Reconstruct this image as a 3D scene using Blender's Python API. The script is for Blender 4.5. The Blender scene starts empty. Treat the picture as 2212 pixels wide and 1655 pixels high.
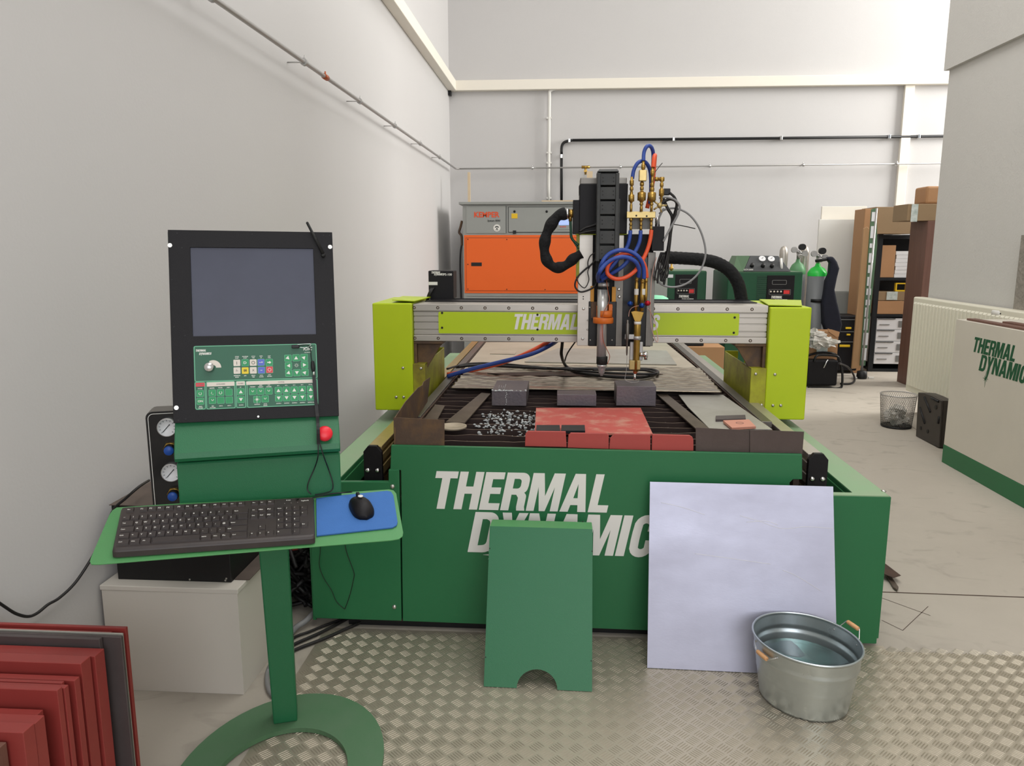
import bpy, bmesh, math, random
from mathutils import Vector, Matrix
random.seed(7)
SC = bpy.context.scene
COL = SC.collection
# ---------------------------------------------------------------- camera
FPX, CXP, CYP = 1650.0, 1106.0, 827.5
TH = math.atan(292 / FPX); YA = math.atan(111 / FPX); H = 1.4
FW = Vector((-math.sin(YA) * math.cos(TH), math.cos(YA) * math.cos(TH), -math.sin(TH)))
RT = Vector((math.cos(YA), math.sin(YA), 0))
UP = Vector((-math.sin(YA) * math.sin(TH), math.cos(YA) * math.sin(TH), math.cos(TH)))
CAMP = Vector((0, 0, H))
cd = bpy.data.cameras.new('camera'); cam = bpy.data.objects.new('camera', cd); COL.objects.link(cam)
cd.sensor_fit = 'HORIZONTAL'; cd.sensor_width = 36; cd.lens = FPX / 2212 * 36; cd.clip_start = .05; cd.clip_end = 60
cam.matrix_world = Matrix(((RT.x, UP.x, -FW.x, 0), (RT.y, UP.y, -FW.y, 0), (RT.z, UP.z, -FW.z, H), (0, 0, 0, 1)))
SC.camera = cam
# ---------------------------------------------------------------- light
w = bpy.data.worlds.new('world'); SC.world = w; w.use_nodes = True
w.node_tree.nodes['Background'].inputs[0].default_value = (.86, .93, 1, 1)
w.node_tree.nodes['Background'].inputs[1].default_value = .5
def area(name, loc, rot, sx, sy, power, col, spread=math.pi):
    l = bpy.data.lights.new(name, 'AREA'); l.shape = 'RECTANGLE'; l.size = sx; l.size_y = sy; l.energy = power; l.color = col; l.spread = spread
    o = bpy.data.objects.new(name, l); COL.objects.link(o); o.location = loc; o.rotation_euler = rot; return o
area('assumed_window_light', (2.6, -3.9, 2.75), (math.radians(90), 0, 0), 6.4, 3.2, 250, (.95, .965, 1))  # area lamp for an assumed window behind the camera, out of view
area('added_overhead_light', (.9, 2.2, 6.15), (0, 0, 0), 2.6, 9.0, 250, (1, .985, .965))  # added area lamp for assumed light from above; the ceiling has no opening
area('added_rear_light', (7.9, 8.0, 4.4), (0, math.radians(90), 0), 3.0, 2.6, 600, (1, .985, .95))  # added area lamp brightening the upper back wall; no window is built there
V = SC.view_settings
V.view_transform = 'Standard'; V.look = 'None'; V.gamma = 1; V.use_curve_mapping = False; V.exposure = 0.0
SC.display_settings.display_device = 'sRGB'
# ---------------------------------------------------------------- helpers
def ray(px, py):
    return FW + RT * ((px - CXP) / FPX) - UP * ((py - CYP) / FPX)
def P(px, py, X=None, Y=None, Z=None):
    d = ray(px, py)
    t = X / d.x if X is not None else (Y / d.y if Y is not None else (Z - H) / d.z)
    return CAMP + d * t
def poly(pts, **k): return [P(x, y, **k) for x, y in pts]
class Fr:
    def __init__(s, o=(0, 0, 0), yaw=0, tilt=0, roll=0):
        r = math.radians
        s.o = Vector(o)
        s.M = Matrix.Rotation(r(yaw), 3, 'Z') @ Matrix.Rotation(r(tilt), 3, 'X') @ Matrix.Rotation(r(roll), 3, 'Y')
        s.I = s.M.transposed()
    def w(s, v): return s.M @ Vector(v) + s.o
    def un(s, px, py, y=None, z=None):
        d = s.I @ ray(px, py); c = s.I @ (CAMP - s.o)
        t = (y - c.y) / d.y if y is not None else (z - c.z) / d.z
        return c + d * t
WF = Fr()
def lin(c):
    return tuple(((v / 255) / 12.92 if v / 255 <= .04045 else ((v / 255 + .055) / 1.055) ** 2.4) for v in c)
def M(name, col, rough=.5, metal=0, var=0, scale=6, col2=None, bump=0, bscale=40, spec=.5, stretch=(1, 1, 1), coat=0, trans=0, ior=1.45, alpha=1, emit=0, lo=.35, hi=.7, rvar=0):
    m = bpy.data.materials.new(name); m.use_nodes = True
    n, l = m.node_tree.nodes, m.node_tree.links
    b = n['Principled BSDF']
    c = lin(col)
    b.inputs['Base Color'].default_value = (*c, 1); b.inputs['Roughness'].default_value = rough
    b.inputs['Metallic'].default_value = metal; b.inputs['Specular IOR Level'].default_value = spec
    b.inputs['Coat Weight'].default_value = coat; b.inputs['Transmission Weight'].default_value = trans
    b.inputs['IOR'].default_value = ior; b.inputs['Alpha'].default_value = alpha
    if emit: b.inputs['Emission Color'].default_value = (*c, 1); b.inputs['Emission Strength'].default_value = emit
    if var or bump or rvar:
        g = n.new('ShaderNodeTexCoord'); mp = n.new('ShaderNodeMapping'); mp.inputs['Scale'].default_value = stretch
        l.new(g.outputs['Object'], mp.inputs['Vector'])
    if var or rvar:
        t = n.new('ShaderNodeTexNoise'); t.inputs['Scale'].default_value = scale; t.inputs['Detail'].default_value = 6; t.inputs['Roughness'].default_value = .62
        l.new(mp.outputs[0], t.inputs['Vector'])
        r = n.new('ShaderNodeMapRange'); r.inputs[1].default_value = lo; r.inputs[2].default_value = hi
        l.new(t.outputs[0], r.inputs[0])
    if var:
        r.inputs[4].default_value = var
        x = n.new('ShaderNodeMix'); x.data_type = 'RGBA'
        c2 = lin(col2) if col2 else tuple(v * .5 for v in c)
        x.inputs[6].default_value = (*c, 1); x.inputs[7].default_value = (*c2, 1)
        l.new(r.outputs[0], x.inputs[0]); l.new(x.outputs[2], b.inputs['Base Color'])
    if rvar:
        q = n.new('ShaderNodeMapRange'); q.inputs[3].default_value = rough; q.inputs[4].default_value = rough + rvar
        l.new(t.outputs[0], q.inputs[0]); l.new(q.outputs[0], b.inputs['Roughness'])
    if bump:
        t2 = n.new('ShaderNodeTexNoise'); t2.inputs['Scale'].default_value = bscale; t2.inputs['Detail'].default_value = 5
        l.new(mp.outputs[0], t2.inputs['Vector'])
        bp = n.new('ShaderNodeBump'); bp.inputs['Strength'].default_value = bump; bp.inputs['Distance'].default_value = .01
        l.new(t2.outputs[0], bp.inputs['Height']); l.new(bp.outputs[0], b.inputs['Normal'])
    return m
def floor_mat():
    m = M('concrete', (177, 169, 157), .6, var=.5, scale=1.1, col2=(156, 148, 137), bump=.12, bscale=30)
    n, l = m.node_tree.nodes, m.node_tree.links
    b = n['Principled BSDF']
    x = [k for k in n if k.type == 'MIX'][0]
    tc = [k for k in n if k.type == 'TEX_COORD'][0]
    t = n.new('ShaderNodeTexNoise'); t.inputs['Scale'].default_value = 5; t.inputs['Detail'].default_value = 8; t.inputs['Distortion'].default_value = 1.2
    mp = n.new('ShaderNodeMapping'); mp.inputs['Scale'].default_value = (1, 1.7, 1); mp.inputs['Rotation'].default_value = (0, 0, .6)
    l.new(tc.outputs['Object'], mp.inputs[0]); l.new(mp.outputs[0], t.inputs['Vector'])
    r = n.new('ShaderNodeMapRange'); r.inputs[1].default_value = .56; r.inputs[2].default_value = .74; r.inputs[4].default_value = .32
    l.new(t.outputs[0], r.inputs[0])
    y = n.new('ShaderNodeMix'); y.data_type = 'RGBA'; y.inputs[7].default_value = (*lin((104, 97, 88)), 1)
    l.new(x.outputs[2], y.inputs[6]); l.new(r.outputs[0], y.inputs[0]); l.new(y.outputs[2], b.inputs['Base Color'])
    return m
mt = {}
def reg(key, *a, **k): mt[key] = M(key, *a, **k)
mt['concrete'] = floor_mat()
reg('wall', (197, 195, 194), .75, var=.12, scale=.9, col2=(186, 182, 182), bump=.05, bscale=90)
reg('wall_rough', (200, 198, 193), .8, var=.15, scale=2, col2=(184, 182, 178), bump=.25, bscale=70)
reg('ceiling', (215, 214, 210), .8)
reg('cream', (232, 226, 214), .55)
reg('green', (38, 108, 66), .42, var=.22, scale=3, col2=(26, 92, 56), bump=.05, bscale=400)
reg('green_top', (132, 164, 126), .5, var=.45, scale=5, col2=(148, 156, 132), bump=.05, bscale=300)  # paler than green: dust plus the grazing reflection on the tops, painted in
reg('green_console', (34, 104, 66), .38, var=.12, scale=4, col2=(44, 104, 76), bump=.12, bscale=500)
reg('green_shelf', (74, 142, 84), .45, var=.3, scale=5, col2=(96, 122, 84), bump=.1, bscale=500)
reg('green_base', (74, 112, 78), .55, var=.4, scale=9, col2=(92, 116, 92), bump=.08, bscale=400)
reg('lime', (178, 198, 16), .42, var=.15, scale=3, col2=(160, 184, 20), bump=.04, bscale=300)
reg('lime_plate', (178, 200, 22), .4, var=.18, scale=5, col2=(150, 176, 24))
reg('lime_dirty', (166, 168, 34), .5, var=.8, scale=7, col2=(96, 74, 30))
reg('alu', (190, 184, 176), .38, .75, var=.3, scale=12, col2=(160, 152, 140), stretch=(.2, 1, 3))
reg('alu_dark', (120, 116, 110), .4, .8, var=.3, scale=10)
reg('steel', (176, 174, 172), .33, .6, rvar=.2, scale=9)
reg('torch_silver', (208, 208, 206), .24, .55, var=.25, scale=20, col2=(170, 168, 166), stretch=(3, 3, .3))
reg('chrome', (215, 215, 215), .16, 1)
reg('bolt', (190, 188, 182), .28, .9)
reg('screw_dark', (28, 26, 24), .5, .4)
reg('galv', (196, 204, 206), .2, .92, var=.3, scale=13, col2=(160, 170, 172), rvar=.22, bump=.03, bscale=14)
reg('sheet', (180, 181, 199), .32, .5, var=.5, scale=2.5, col2=(158, 157, 174), rvar=.25, stretch=(1, 1, 2.5), bump=.02, bscale=90)
reg('tread', (184, 176, 160), .35, .75, var=.45, scale=2.2, col2=(160, 150, 132), rvar=.15)
reg('rust', (84, 66, 54), .6, .25, var=.9, scale=9, col2=(130, 98, 58), lo=.45, hi=.8, bump=.1, bscale=60)
reg('rustgrey', (84, 72, 68), .55, .3, var=.5, scale=7, col2=(66, 52, 46), bump=.1, bscale=60)
reg('rustdark', (58, 44, 38), .65, .2, var=.6, scale=12, col2=(90, 62, 44))
reg('slat', (42, 29, 26), .65, .1, var=.5, scale=10, col2=(62, 44, 38))
reg('slat_edge', (138, 120, 106), .5, .4, var=.7, scale=20, col2=(82, 62, 52))
reg('slag', (212, 216, 215), .75, 0, var=.7, scale=40, col2=(88, 86, 84), bump=.4, bscale=80)
reg('brownsteel', (90, 78, 68), .45, .6, var=.6, scale=10, col2=(116, 104, 92))
reg('block', (112, 104, 106), .45, .55, var=.5, scale=9, col2=(92, 88, 100), bump=.1, bscale=90)
reg('bedsheet', (196, 186, 168), .45, .35, var=.5, scale=3, col2=(150, 138, 120))
reg('palesheet', (178, 176, 168), .45, .5, var=.5, scale=6, col2=(146, 140, 128))
reg('red', (166, 66, 60), .45, var=.35, scale=6, col2=(140, 50, 45))
reg('redplate', (182, 84, 76), .6, var=.6, scale=11, col2=(196, 158, 136), lo=.5, hi=.68)
reg('redstack', (140, 54, 50), .42, var=.3, scale=4, col2=(118, 44, 40))
reg('greystack', (88, 80, 80), .45, .3, var=.4, scale=5, col2=(70, 60, 58))
reg('black', (14, 14, 16), .5)
reg('black_gloss', (12, 12, 14), .25)
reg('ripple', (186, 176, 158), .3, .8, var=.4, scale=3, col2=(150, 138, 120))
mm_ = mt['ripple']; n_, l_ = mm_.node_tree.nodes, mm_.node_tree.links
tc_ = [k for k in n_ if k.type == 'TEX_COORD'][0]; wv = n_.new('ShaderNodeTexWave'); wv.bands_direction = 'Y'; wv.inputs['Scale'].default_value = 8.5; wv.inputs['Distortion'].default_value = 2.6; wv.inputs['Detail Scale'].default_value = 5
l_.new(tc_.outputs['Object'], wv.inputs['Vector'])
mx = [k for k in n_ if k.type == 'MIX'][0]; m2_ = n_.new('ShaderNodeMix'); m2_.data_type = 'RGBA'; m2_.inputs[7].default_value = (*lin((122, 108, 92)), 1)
mr_ = n_.new('ShaderNodeMapRange'); mr_.inputs[4].default_value = .75; l_.new(wv.outputs[0], mr_.inputs[0]); l_.new(mr_.outputs[0], m2_.inputs[0])   # dark wave bands: shading of the ripples painted into the colour
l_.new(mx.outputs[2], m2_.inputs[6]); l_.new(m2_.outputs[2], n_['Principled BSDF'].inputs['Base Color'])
reg('black_satin', (16, 14, 17), .5, spec=.3, bump=.1, bscale=500)
reg('blackbox', (12, 12, 12), .5, bump=.1, bscale=300)
reg('dusttop', (92, 80, 72), .7, var=.5, scale=8, col2=(60, 52, 48))
reg('rubber', (20, 20, 20), .6, bump=.3, bscale=120)
reg('cable', (26, 24, 24), .5)
reg('cable_grey', (130, 130, 130), .45)
reg('sleeve', (12, 12, 14), .85, bump=.8, bscale=50)
reg('chain', (44, 46, 46), .55, var=.5, scale=14, col2=(66, 64, 60))
reg('hose_blue', (44, 72, 150), .42)
reg('hose_orange', (222, 84, 44), .42)
reg('brass', (176, 142, 72), .3, .85, var=.5, scale=30, col2=(128, 96, 44))
reg('brass_pale', (186, 164, 110), .35, .7, var=.3, scale=30)
reg('orange_clamp', (206, 106, 34), .45)
reg('amber', (214, 150, 50), .5)
reg('kemper_orange', (230, 98, 24), .5)
reg('kemper_grey', (146, 148, 144), .5)
reg('white_plastic', (222, 220, 214), .5)
reg('white_lam', (206, 200, 190), .42, var=.15, scale=2, col2=(194, 186, 176))
reg('radiator', (222, 218, 200), .4)
reg('cabwhite', (212, 205, 192), .5, var=.12, scale=2)
reg('letter', (224, 222, 216), .5)
reg('letter_green', (18, 84, 52), .5)
reg('letter_orange', (216, 78, 34), .5)
reg('ink', (40, 44, 44), .6)
reg('ink_grey', (120, 120, 118), .6)
reg('screen', (70, 72, 86), .35, var=.3, scale=9, col2=(82, 86, 102), spec=.25)
reg('panel_green', (36, 92, 68), .45)
reg('key_green', (10, 138, 78), .4)
reg('key_white', (212, 204, 192), .4)
reg('key_blue', (78, 96, 190), .4)
reg('key_yellow', (222, 196, 20), .4)
reg('key_red', (206, 50, 62), .4)
reg('mint_line', (120, 200, 160), .5)
reg('estop', (226, 36, 52), .35)
reg('pad_blue', (60, 108, 174), .85, var=.1, scale=30, bump=.2, bscale=400)
reg('kb', (50, 44, 44), .42, var=.4, scale=12, col2=(70, 60, 54))
reg('kb_edge', (36, 38, 52), .3)
reg('wood', (178, 140, 100), .6, var=.5, scale=8, col2=(150, 112, 76), stretch=(4, 4, .4))
reg('wood_handle', (208, 160, 112), .5, var=.4, scale=30, col2=(184, 128, 84), stretch=(1, 1, 1))
reg('wood_pale', (206, 186, 156), .6, var=.3, scale=8, col2=(186, 160, 124))
reg('wood_brown', (112, 78, 66), .5, var=.6, scale=7, col2=(88, 58, 48), stretch=(8, 8, .3))
reg('carton', (170, 128, 90), .7, var=.2, scale=4, col2=(152, 112, 74))
reg('carton_dull', (142, 118, 88), .7, var=.2, scale=4, col2=(120, 98, 72))
reg('tape', (200, 206, 202), .4, var=.6, scale=30, col2=(120, 140, 132))
reg('paper', (220, 220, 222), .7)
reg('cylgrey', (112, 114, 116), .45)
reg('cylgreen', (40, 190, 70), .3)
reg('cylgreen_dull', (88, 140, 96), .45)
reg('mint', (140, 214, 176), .5)
reg('unit_green', (16, 72, 44), .45)
reg('unit_green_pale', (84, 112, 84), .5)
reg('dark_green', (20, 60, 40), .5)
reg('console_grey', (62, 64, 66), .5)
reg('navy', (26, 28, 42), .85, var=.5, scale=12, col2=(16, 18, 28), bump=.5, bscale=24)
reg('yellow', (222, 182, 30), .5)
reg('shelfmetal', (24, 28, 32), .45)
reg('wire_mesh', (130, 128, 122), .35, .7)
reg('case', (60, 54, 50), .5, bump=.1, bscale=300)
reg('plasticbag', (214, 210, 202), .25, var=.3, scale=16, col2=(170, 164, 154), bump=.8, bscale=30, alpha=.85)
reg('water', (200, 224, 222), .03, trans=1, ior=1.33)
reg('gaugeface', (220, 220, 222), .4)
reg('knob_blue', (28, 76, 160), .4)
reg('lcd', (150, 170, 220), .3, emit=.6)
reg('led_red', (206, 50, 50), .4)
reg('pink_wire', (206, 160, 146), .5)
reg('copper', (172, 92, 60), .4, .5)
reg('red_anod', (170, 20, 40), .25, .6)
reg('blue_anod', (20, 60, 130), .25, .6)
reg('primer', (196, 138, 118), .6)
reg('disc', (168, 156, 136), .6, .2, var=.4, scale=20, col2=(120, 106, 88))
reg('glass', (235, 240, 240), .05, trans=1)

ORG = {}
class MB:
    def __init__(s, fr=None): s.v = []; s.f = []; s.sm = []; s.F = fr or WF
    def pt(s, p):
        s.v.append(tuple(s.F.w(p)) if s.F is not WF else tuple(p)); return len(s.v) - 1
    def face(s, ids, sm=False): s.f.append(tuple(ids)); s.sm.append(sm)
    def box(s, x0, x1, y0, y1, z0, z1):
        x0, x1 = min(x0, x1), max(x0, x1); y0, y1 = min(y0, y1), max(y0, y1); z0, z1 = min(z0, z1), max(z0, z1)
        i = [s.pt((x, y, z)) for z in (z0, z1) for x, y in ((x0, y0), (x1, y0), (x1, y1), (x0, y1))]
        for q in ((3, 2, 1, 0), (4, 5, 6, 7), (0, 1, 5, 4), (1, 2, 6, 5), (2, 3, 7, 6), (3, 0, 4, 7)): s.face([i[k] for k in q])
        return s
    def hull8(s, a, b):   # a: 4 points ring, b: 4 points ring
        n = len(a); ia = [s.pt(p) for p in a]; ib = [s.pt(p) for p in b]
        s.face(ia[::-1]); s.face(ib)
        for k in range(n): s.face((ia[k], ia[(k + 1) % n], ib[(k + 1) % n], ib[k]))
        return s
    def extr(s, pts, d):    # polygon (points) extruded by the vector d
        d = Vector(d); return s.hull8([Vector(p) for p in pts], [Vector(p) + d for p in pts])
    def pxp(s, pts, Y, d, rev=False):   # outline on the plane Y, depth d away from the camera
        return s.extr(poly(pts, Y=Y), (0, d, 0))
    def pxz(s, pts, Z, t):
        return s.extr(poly(pts, Z=Z), (0, 0, -t))
    def pxb(s, x0, y0, x1, y1, Y, d):
        a = P(x0, y0, Y=Y); b = P(x1, y1, Y=Y); return s.box(a.x, b.x, Y, Y + d, b.z, a.z)
    def cyl(s, p0, p1, r0, r1=None, n=16, cap=True, sm=True):
        r1 = r0 if r1 is None else r1
        p0, p1 = Vector(p0), Vector(p1); d = (p1 - p0).normalized()
        u = d.orthogonal().normalized(); v = d.cross(u)
        A = []; B = []
        for k in range(n):
            a = 2 * math.pi * k / n; e = u * math.cos(a) + v * math.sin(a)
            A.append(s.pt(p0 + e * r0)); B.append(s.pt(p1 + e * r1))
        for k in range(n): s.face((A[k], A[(k + 1) % n], B[(k + 1) % n], B[k]), sm)
        if cap: s.face(A[::-1]); s.face(B)
        return s
    def tube(s, pts, r, n=8, sub=6, closed=False):
        pts = [Vector(p) for p in pts]
        if sub > 1 and len(pts) > 2:
            q = []; m = len(pts)
            rng = range(m if closed else m - 1)
            for i in rng:
                g = (lambda k: pts[k % m]) if closed else (lambda k: pts[max(0, min(m - 1, k))])
                a, b, c, d = g(i - 1), g(i), g(i + 1), g(i + 2)
                for k in range(sub):
                    t = k / sub
                    q.append(.5 * ((2 * b) + (c - a) * t + (2 * a - 5 * b + 4 * c - d) * t * t + (3 * b - a - 3 * c + d) * t ** 3))
            if not closed: q.append(pts[-1])
            pts = q
        m = len(pts); rings = []; u = None
        for i, p in enumerate(pts):
            a = pts[(i - 1) % m] if closed else pts[max(0, i - 1)]; b = pts[(i + 1) % m] if closed else pts[min(m - 1, i + 1)]
            d = (b - a)
            d = d.normalized() if d.length > 1e-9 else Vector((0, 0, 1))
            u = d.orthogonal().normalized() if u is None else (u - d * u.dot(d)).normalized()
            v = d.cross(u)
            rr = r(i / (m - 1)) if callable(r) else r
            rings.append([s.pt(p + (u * math.cos(2 * math.pi * k / n) + v * math.sin(2 * math.pi * k / n)) * rr) for k in range(n)])
        for i in range(m if closed else m - 1):
            A, B = rings[i], rings[(i + 1) % m]
            for k in range(n): s.face((A[k], A[(k + 1) % n], B[(k + 1) % n], B[k]), True)
        if not closed: s.face(rings[0][::-1]); s.face(rings[-1])
        return s
    def lathe(s, prof, c=(0, 0, 0), axis=(0, 0, 1), n=32, sx=1, sy=1, rot=0, cap=True):
        ax = Vector(axis).normalized(); c = Vector(c)
        if abs(ax.z) > .99: u, v = Vector((1, 0, 0)), Vector((0, 1, 0))
        else: u = ax.cross(Vector((0, 0, 1))).normalized(); v = ax.cross(u)
        ru = u * math.cos(rot) + v * math.sin(rot); rv = -u * math.sin(rot) + v * math.cos(rot)
        R = []
        for r, z in prof:
            R.append([s.pt(c + ax * z + ru * (r * sx * math.cos(2 * math.pi * k / n)) + rv * (r * sy * math.sin(2 * math.pi * k / n))) for k in range(n)])
        for i in range(len(R) - 1):
            for k in range(n): s.face((R[i][k], R[i][(k + 1) % n], R[i + 1][(k + 1) % n], R[i + 1][k]), True)
        if cap: s.face(R[0][::-1]); s.face(R[-1])
        return s
    def ball(s, c, r, n=14, sz=1, sx=1, sy=1):
        m = n // 2 + 1
        return s.lathe([(r * max(1e-4, math.sin(math.pi * k / m)), -r * sz * math.cos(math.pi * k / m)) for k in range(m + 1)], c, n=n, sx=sx, sy=sy, cap=False)
    def crumple(s, c, r, rnd, n=12, sx=1, sz=1):
        b = len(s.v); s.ball(c, r, n, sz=sz, sx=sx); c = Vector(c)
        for k in range(b, len(s.v)):
            d = Vector(s.v[k]) - c; s.v[k] = tuple(c + d * (.45 + rnd.random() * .95))
        for k in range(len(s.f)):
            if s.f[k][0] >= b: s.sm[k] = False
        return s
    def flat(s, geo, ox, oz, y, sc=1, sx=1, shear=0, depth=.0012):   # 2-D mesh (text) put in the local xz plane at y, raised towards -y
        vs, fs = geo; base = len(s.v)
        for x, z in vs: s.pt((ox + (x * sx + z * shear) * sc, y, oz + z * sc))
        for x, z in vs: s.pt((ox + (x * sx + z * shear) * sc, y - depth, oz + z * sc))
        n = len(vs); cnt = {}
        for f in fs:
            s.face([base + n + k for k in f]); s.face([base + k for k in f][::-1])
            for a, b in zip(f, f[1:] + f[:1]): cnt[(a, b)] = cnt.get((a, b), 0) + 1
        for (a, b) in cnt:
            if (b, a) not in cnt: s.face((base + a, base + b, base + n + b, base + n + a))
        return s
    def build(s, name, mat, parent=None, bevel=0, seg=2, label=None, cat=None, group=None, kind=None):
        me = bpy.data.meshes.new(name)
        if parent is None:
            xs = [p[0] for p in s.v]; ys = [p[1] for p in s.v]; zs = [p[2] for p in s.v]
            o = Vector(((min(xs) + max(xs)) / 2, (min(ys) + max(ys)) / 2, min(zs)))
        else: o = ORG[parent.name]
        me.from_pydata([(p[0] - o.x, p[1] - o.y, p[2] - o.z) for p in s.v], [], s.f)
        me.polygons.foreach_set('use_smooth', s.sm)
        me.materials.append(mt[mat] if isinstance(mat, str) else mat)
        if len(s.f) < 30000:
            bm = bmesh.new(); bm.from_mesh(me); bmesh.ops.recalc_face_normals(bm, faces=bm.faces); bm.to_mesh(me); bm.free()
        me.update()
        ob = bpy.data.objects.new(name, me); COL.objects.link(ob)
        if parent is None: ob.location = o
        else: ob.parent = parent
        ORG[ob.name] = o
        if bevel:
            bv = ob.modifiers.new('bevel', 'BEVEL'); bv.width = bevel; bv.segments = seg; bv.limit_method = 'ANGLE'; bv.angle_limit = math.radians(50)
        if label: ob['label'] = label
        if cat: ob['category'] = cat
        if group: ob['group'] = group
        if kind: ob['kind'] = kind
        return ob
def thing(name, label, cat, loc, group=None):
    o = bpy.data.objects.new(name, None); COL.objects.link(o); o.location = loc; o.empty_display_size = .1
    o['label'] = label; o['category'] = cat
    if group: o['group'] = group
    ORG[o.name] = Vector(loc); return o
def struct(mb, name, mat, bevel=0): return mb.build(name, mat, kind='structure', bevel=bevel)
# ---- lettering
def curve2d(contours):
    c = bpy.data.curves.new('g', 'CURVE'); c.dimensions = '2D'; c.fill_mode = 'BOTH'
    for k in contours:
        sp = c.splines.new('POLY'); sp.points.add(len(k) - 1)
        for p, (x, y) in zip(sp.points, k): p.co = (x, y, 0, 1)
        sp.use_cyclic_u = True
    return conv(c)
def conv(c):
    o = bpy.data.objects.new('g', c); COL.objects.link(o)
    bpy.context.view_layer.update()
    me = bpy.data.meshes.new_from_object(o.evaluated_get(bpy.context.evaluated_depsgraph_get()))
    vs = [(v.co.x, v.co.y) for v in me.vertices]; fs = []
    for p in me.polygons:
        f = list(p.vertices)
        if sum(vs[a][0] * vs[b][1] - vs[b][0] * vs[a][1] for a, b in zip(f, f[1:] + f[:1])) < 0: f = f[::-1]
        fs.append(f)
    bpy.data.objects.remove(o); bpy.data.meshes.remove(me); bpy.data.curves.remove(c)
    return vs, fs
TC = {}
def txt(s, bold=.0, align='CENTER'):
    k = (s, bold, align)
    if k not in TC:
        c = bpy.data.curves.new('t', 'FONT'); c.body = s; c.align_x = align; c.align_y = 'CENTER'; c.offset = bold; c.resolution_u = 2; c.fill_mode = 'BOTH'
        TC[k] = conv(c)
    return TC[k]
def arc(cx, cy, r, a0, a1, n=6, ry=None):
    ry = ry or r
    return [(cx + r * math.cos(math.radians(a0 + (a1 - a0) * k / n)), cy + ry * math.sin(math.radians(a0 + (a1 - a0) * k / n))) for k in range(n + 1)]
def strokepoly(pts, w):
    P2 = [Vector(p) for p in pts]; L = []; R = []
    for i, p in enumerate(P2):
        d = (P2[min(i + 1, len(P2) - 1)] - P2[max(i - 1, 0)]).normalized(); n = Vector((-d.y, d.x)) * w / 2
        L.append(tuple(p + n)); R.append(tuple(p - n))
    return L + R[::-1]
GW = {}
def glyphs():
    G = {}
    G['T'] = (.56, [[(0, 1), (0, .82), (.18, .82), (.18, 0), (.39, 0), (.39, .82), (.57, .82), (.57, 1)]])
    G['H'] = (.60, [[(0, 0), (0, 1), (.21, 1), (.21, .61), (.4, .61), (.4, 1), (.61, 1), (.61, 0), (.4, 0), (.4, .42), (.21, .42), (.21, 0)]])
    G['E'] = (.49, [[(0, 0), (0, 1), (.49, 1), (.49, .82), (.21, .82), (.21, .6), (.46, .6), (.46, .43), (.21, .43), (.21, .18), (.5, .18), (.5, 0)]])
    G['R'] = (.6, [[(0, 0), (0, 1), (.4, 1)] + arc(.4, .8, .2, 80, 0) + [(.6, .66)] + arc(.45, .6, .14, -10, -60, 3) + arc(.47, .36, .12, 50, 0, 3) + [(.59, .1), (.62, 0), (.41, 0), (.39, .1), (.39, .34), (.33, .42), (.21, .42), (.21, 0)],
                   [(.21, .84), (.32, .84)] + arc(.32, .76, .08, 70, 0, 3) + [(.4, .66)] + arc(.32, .66, .08, -10, -90, 3) + [(.21, .58)]])
    G['M'] = (.8, [[(0, 0), (0, 1), (.28, 1), (.41, .4), (.53, 1), (.81, 1), (.81, 0), (.61, 0), (.61, .64), (.48, 0), (.33, 0), (.2, .64), (.2, 0)]])
    G['A'] = (.66, [[(0, 0), (.2, 1), (.46, 1), (.66, 0), (.45, 0), (.42, .18), (.24, .18), (.21, 0)], [(.275, .36), (.385, .36), (.33, .74)]])
    G['L'] = (.47, [[(0, 0), (0, 1), (.21, 1), (.21, .19), (.48, .19), (.48, 0)]])
    G['D'] = (.6, [[(0, 0), (0, 1), (.36, 1)] + arc(.36, .75, .25, 80, 0) + arc(.36, .25, .25, 0, -90), [(.21, .83), (.32, .83)] + arc(.32, .73, .09, 80, 0, 3) + arc(.32, .27, .09, 0, -90, 3) + [(.21, .17)]])
    G['Y'] = (.6, [[(0, 1), (.22, 1), (.31, .66), (.4, 1), (.62, 1), (.42, .42), (.4, .0), (.34, -.34), (.26, -.34), (.2, 0), (.2, .42)]])
    G['N'] = (.62, [[(0, 0), (0, 1), (.22, 1), (.42, .46), (.42, 1), (.62, 1), (.62, 0), (.42, 0), (.2, .6), (.2, 0)]])
    G['I'] = (.21, [[(0, 0), (0, 1), (.21, 1), (.21, 0)]])
    sp = [(.47, .62), (.47, .74)] + arc(.3, .74, .18, 20, 160, 8) + [(.12, .6), (.12, .4)] + arc(.3, .26, .18, 200, 340, 8) + [(.47, .28), (.47, .4)]
    G['C'] = (.56, [strokepoly(sp, .2)])
    sp = [(.45, .66)] + arc(.29, .74, .17, 10, 180, 7) + [(.14, .64), (.24, .55), (.38, .46), (.45, .36)] + arc(.29, .26, .17, 0, -180, 7) + [(.11, .34)]
    G['S'] = (.56, [strokepoly(sp, .2)])
    return {k: (w, curve2d(c)) for k, (w, c) in G.items()}
GL = glyphs()
def word(mb, s, ox, oz, y, h, sx=1, shear=.2, gap=.055, depth=.0012):
    x = 0
    for ch in s:
        wd, g = GL[ch]
        mb.flat(g, ox + x * h * sx, oz, y, h, sx, shear, depth); x += wd + gap
    return x * h * sx
STAR = [(math.cos(math.radians(a)) * r, math.sin(math.radians(a)) * r * (1.5 if a in (90, 270) else 1)) for a, r in [(90, 1), (67, .2), (40, .75), (22, .2), (0, 1), (-22, .2), (-45, .7), (-67, .2), (270, 1.1), (247, .2), (225, .7), (202, .2), (180, 1), (158, .2), (135, .7), (112, .2)]]
STARG = curve2d([STAR])
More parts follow.
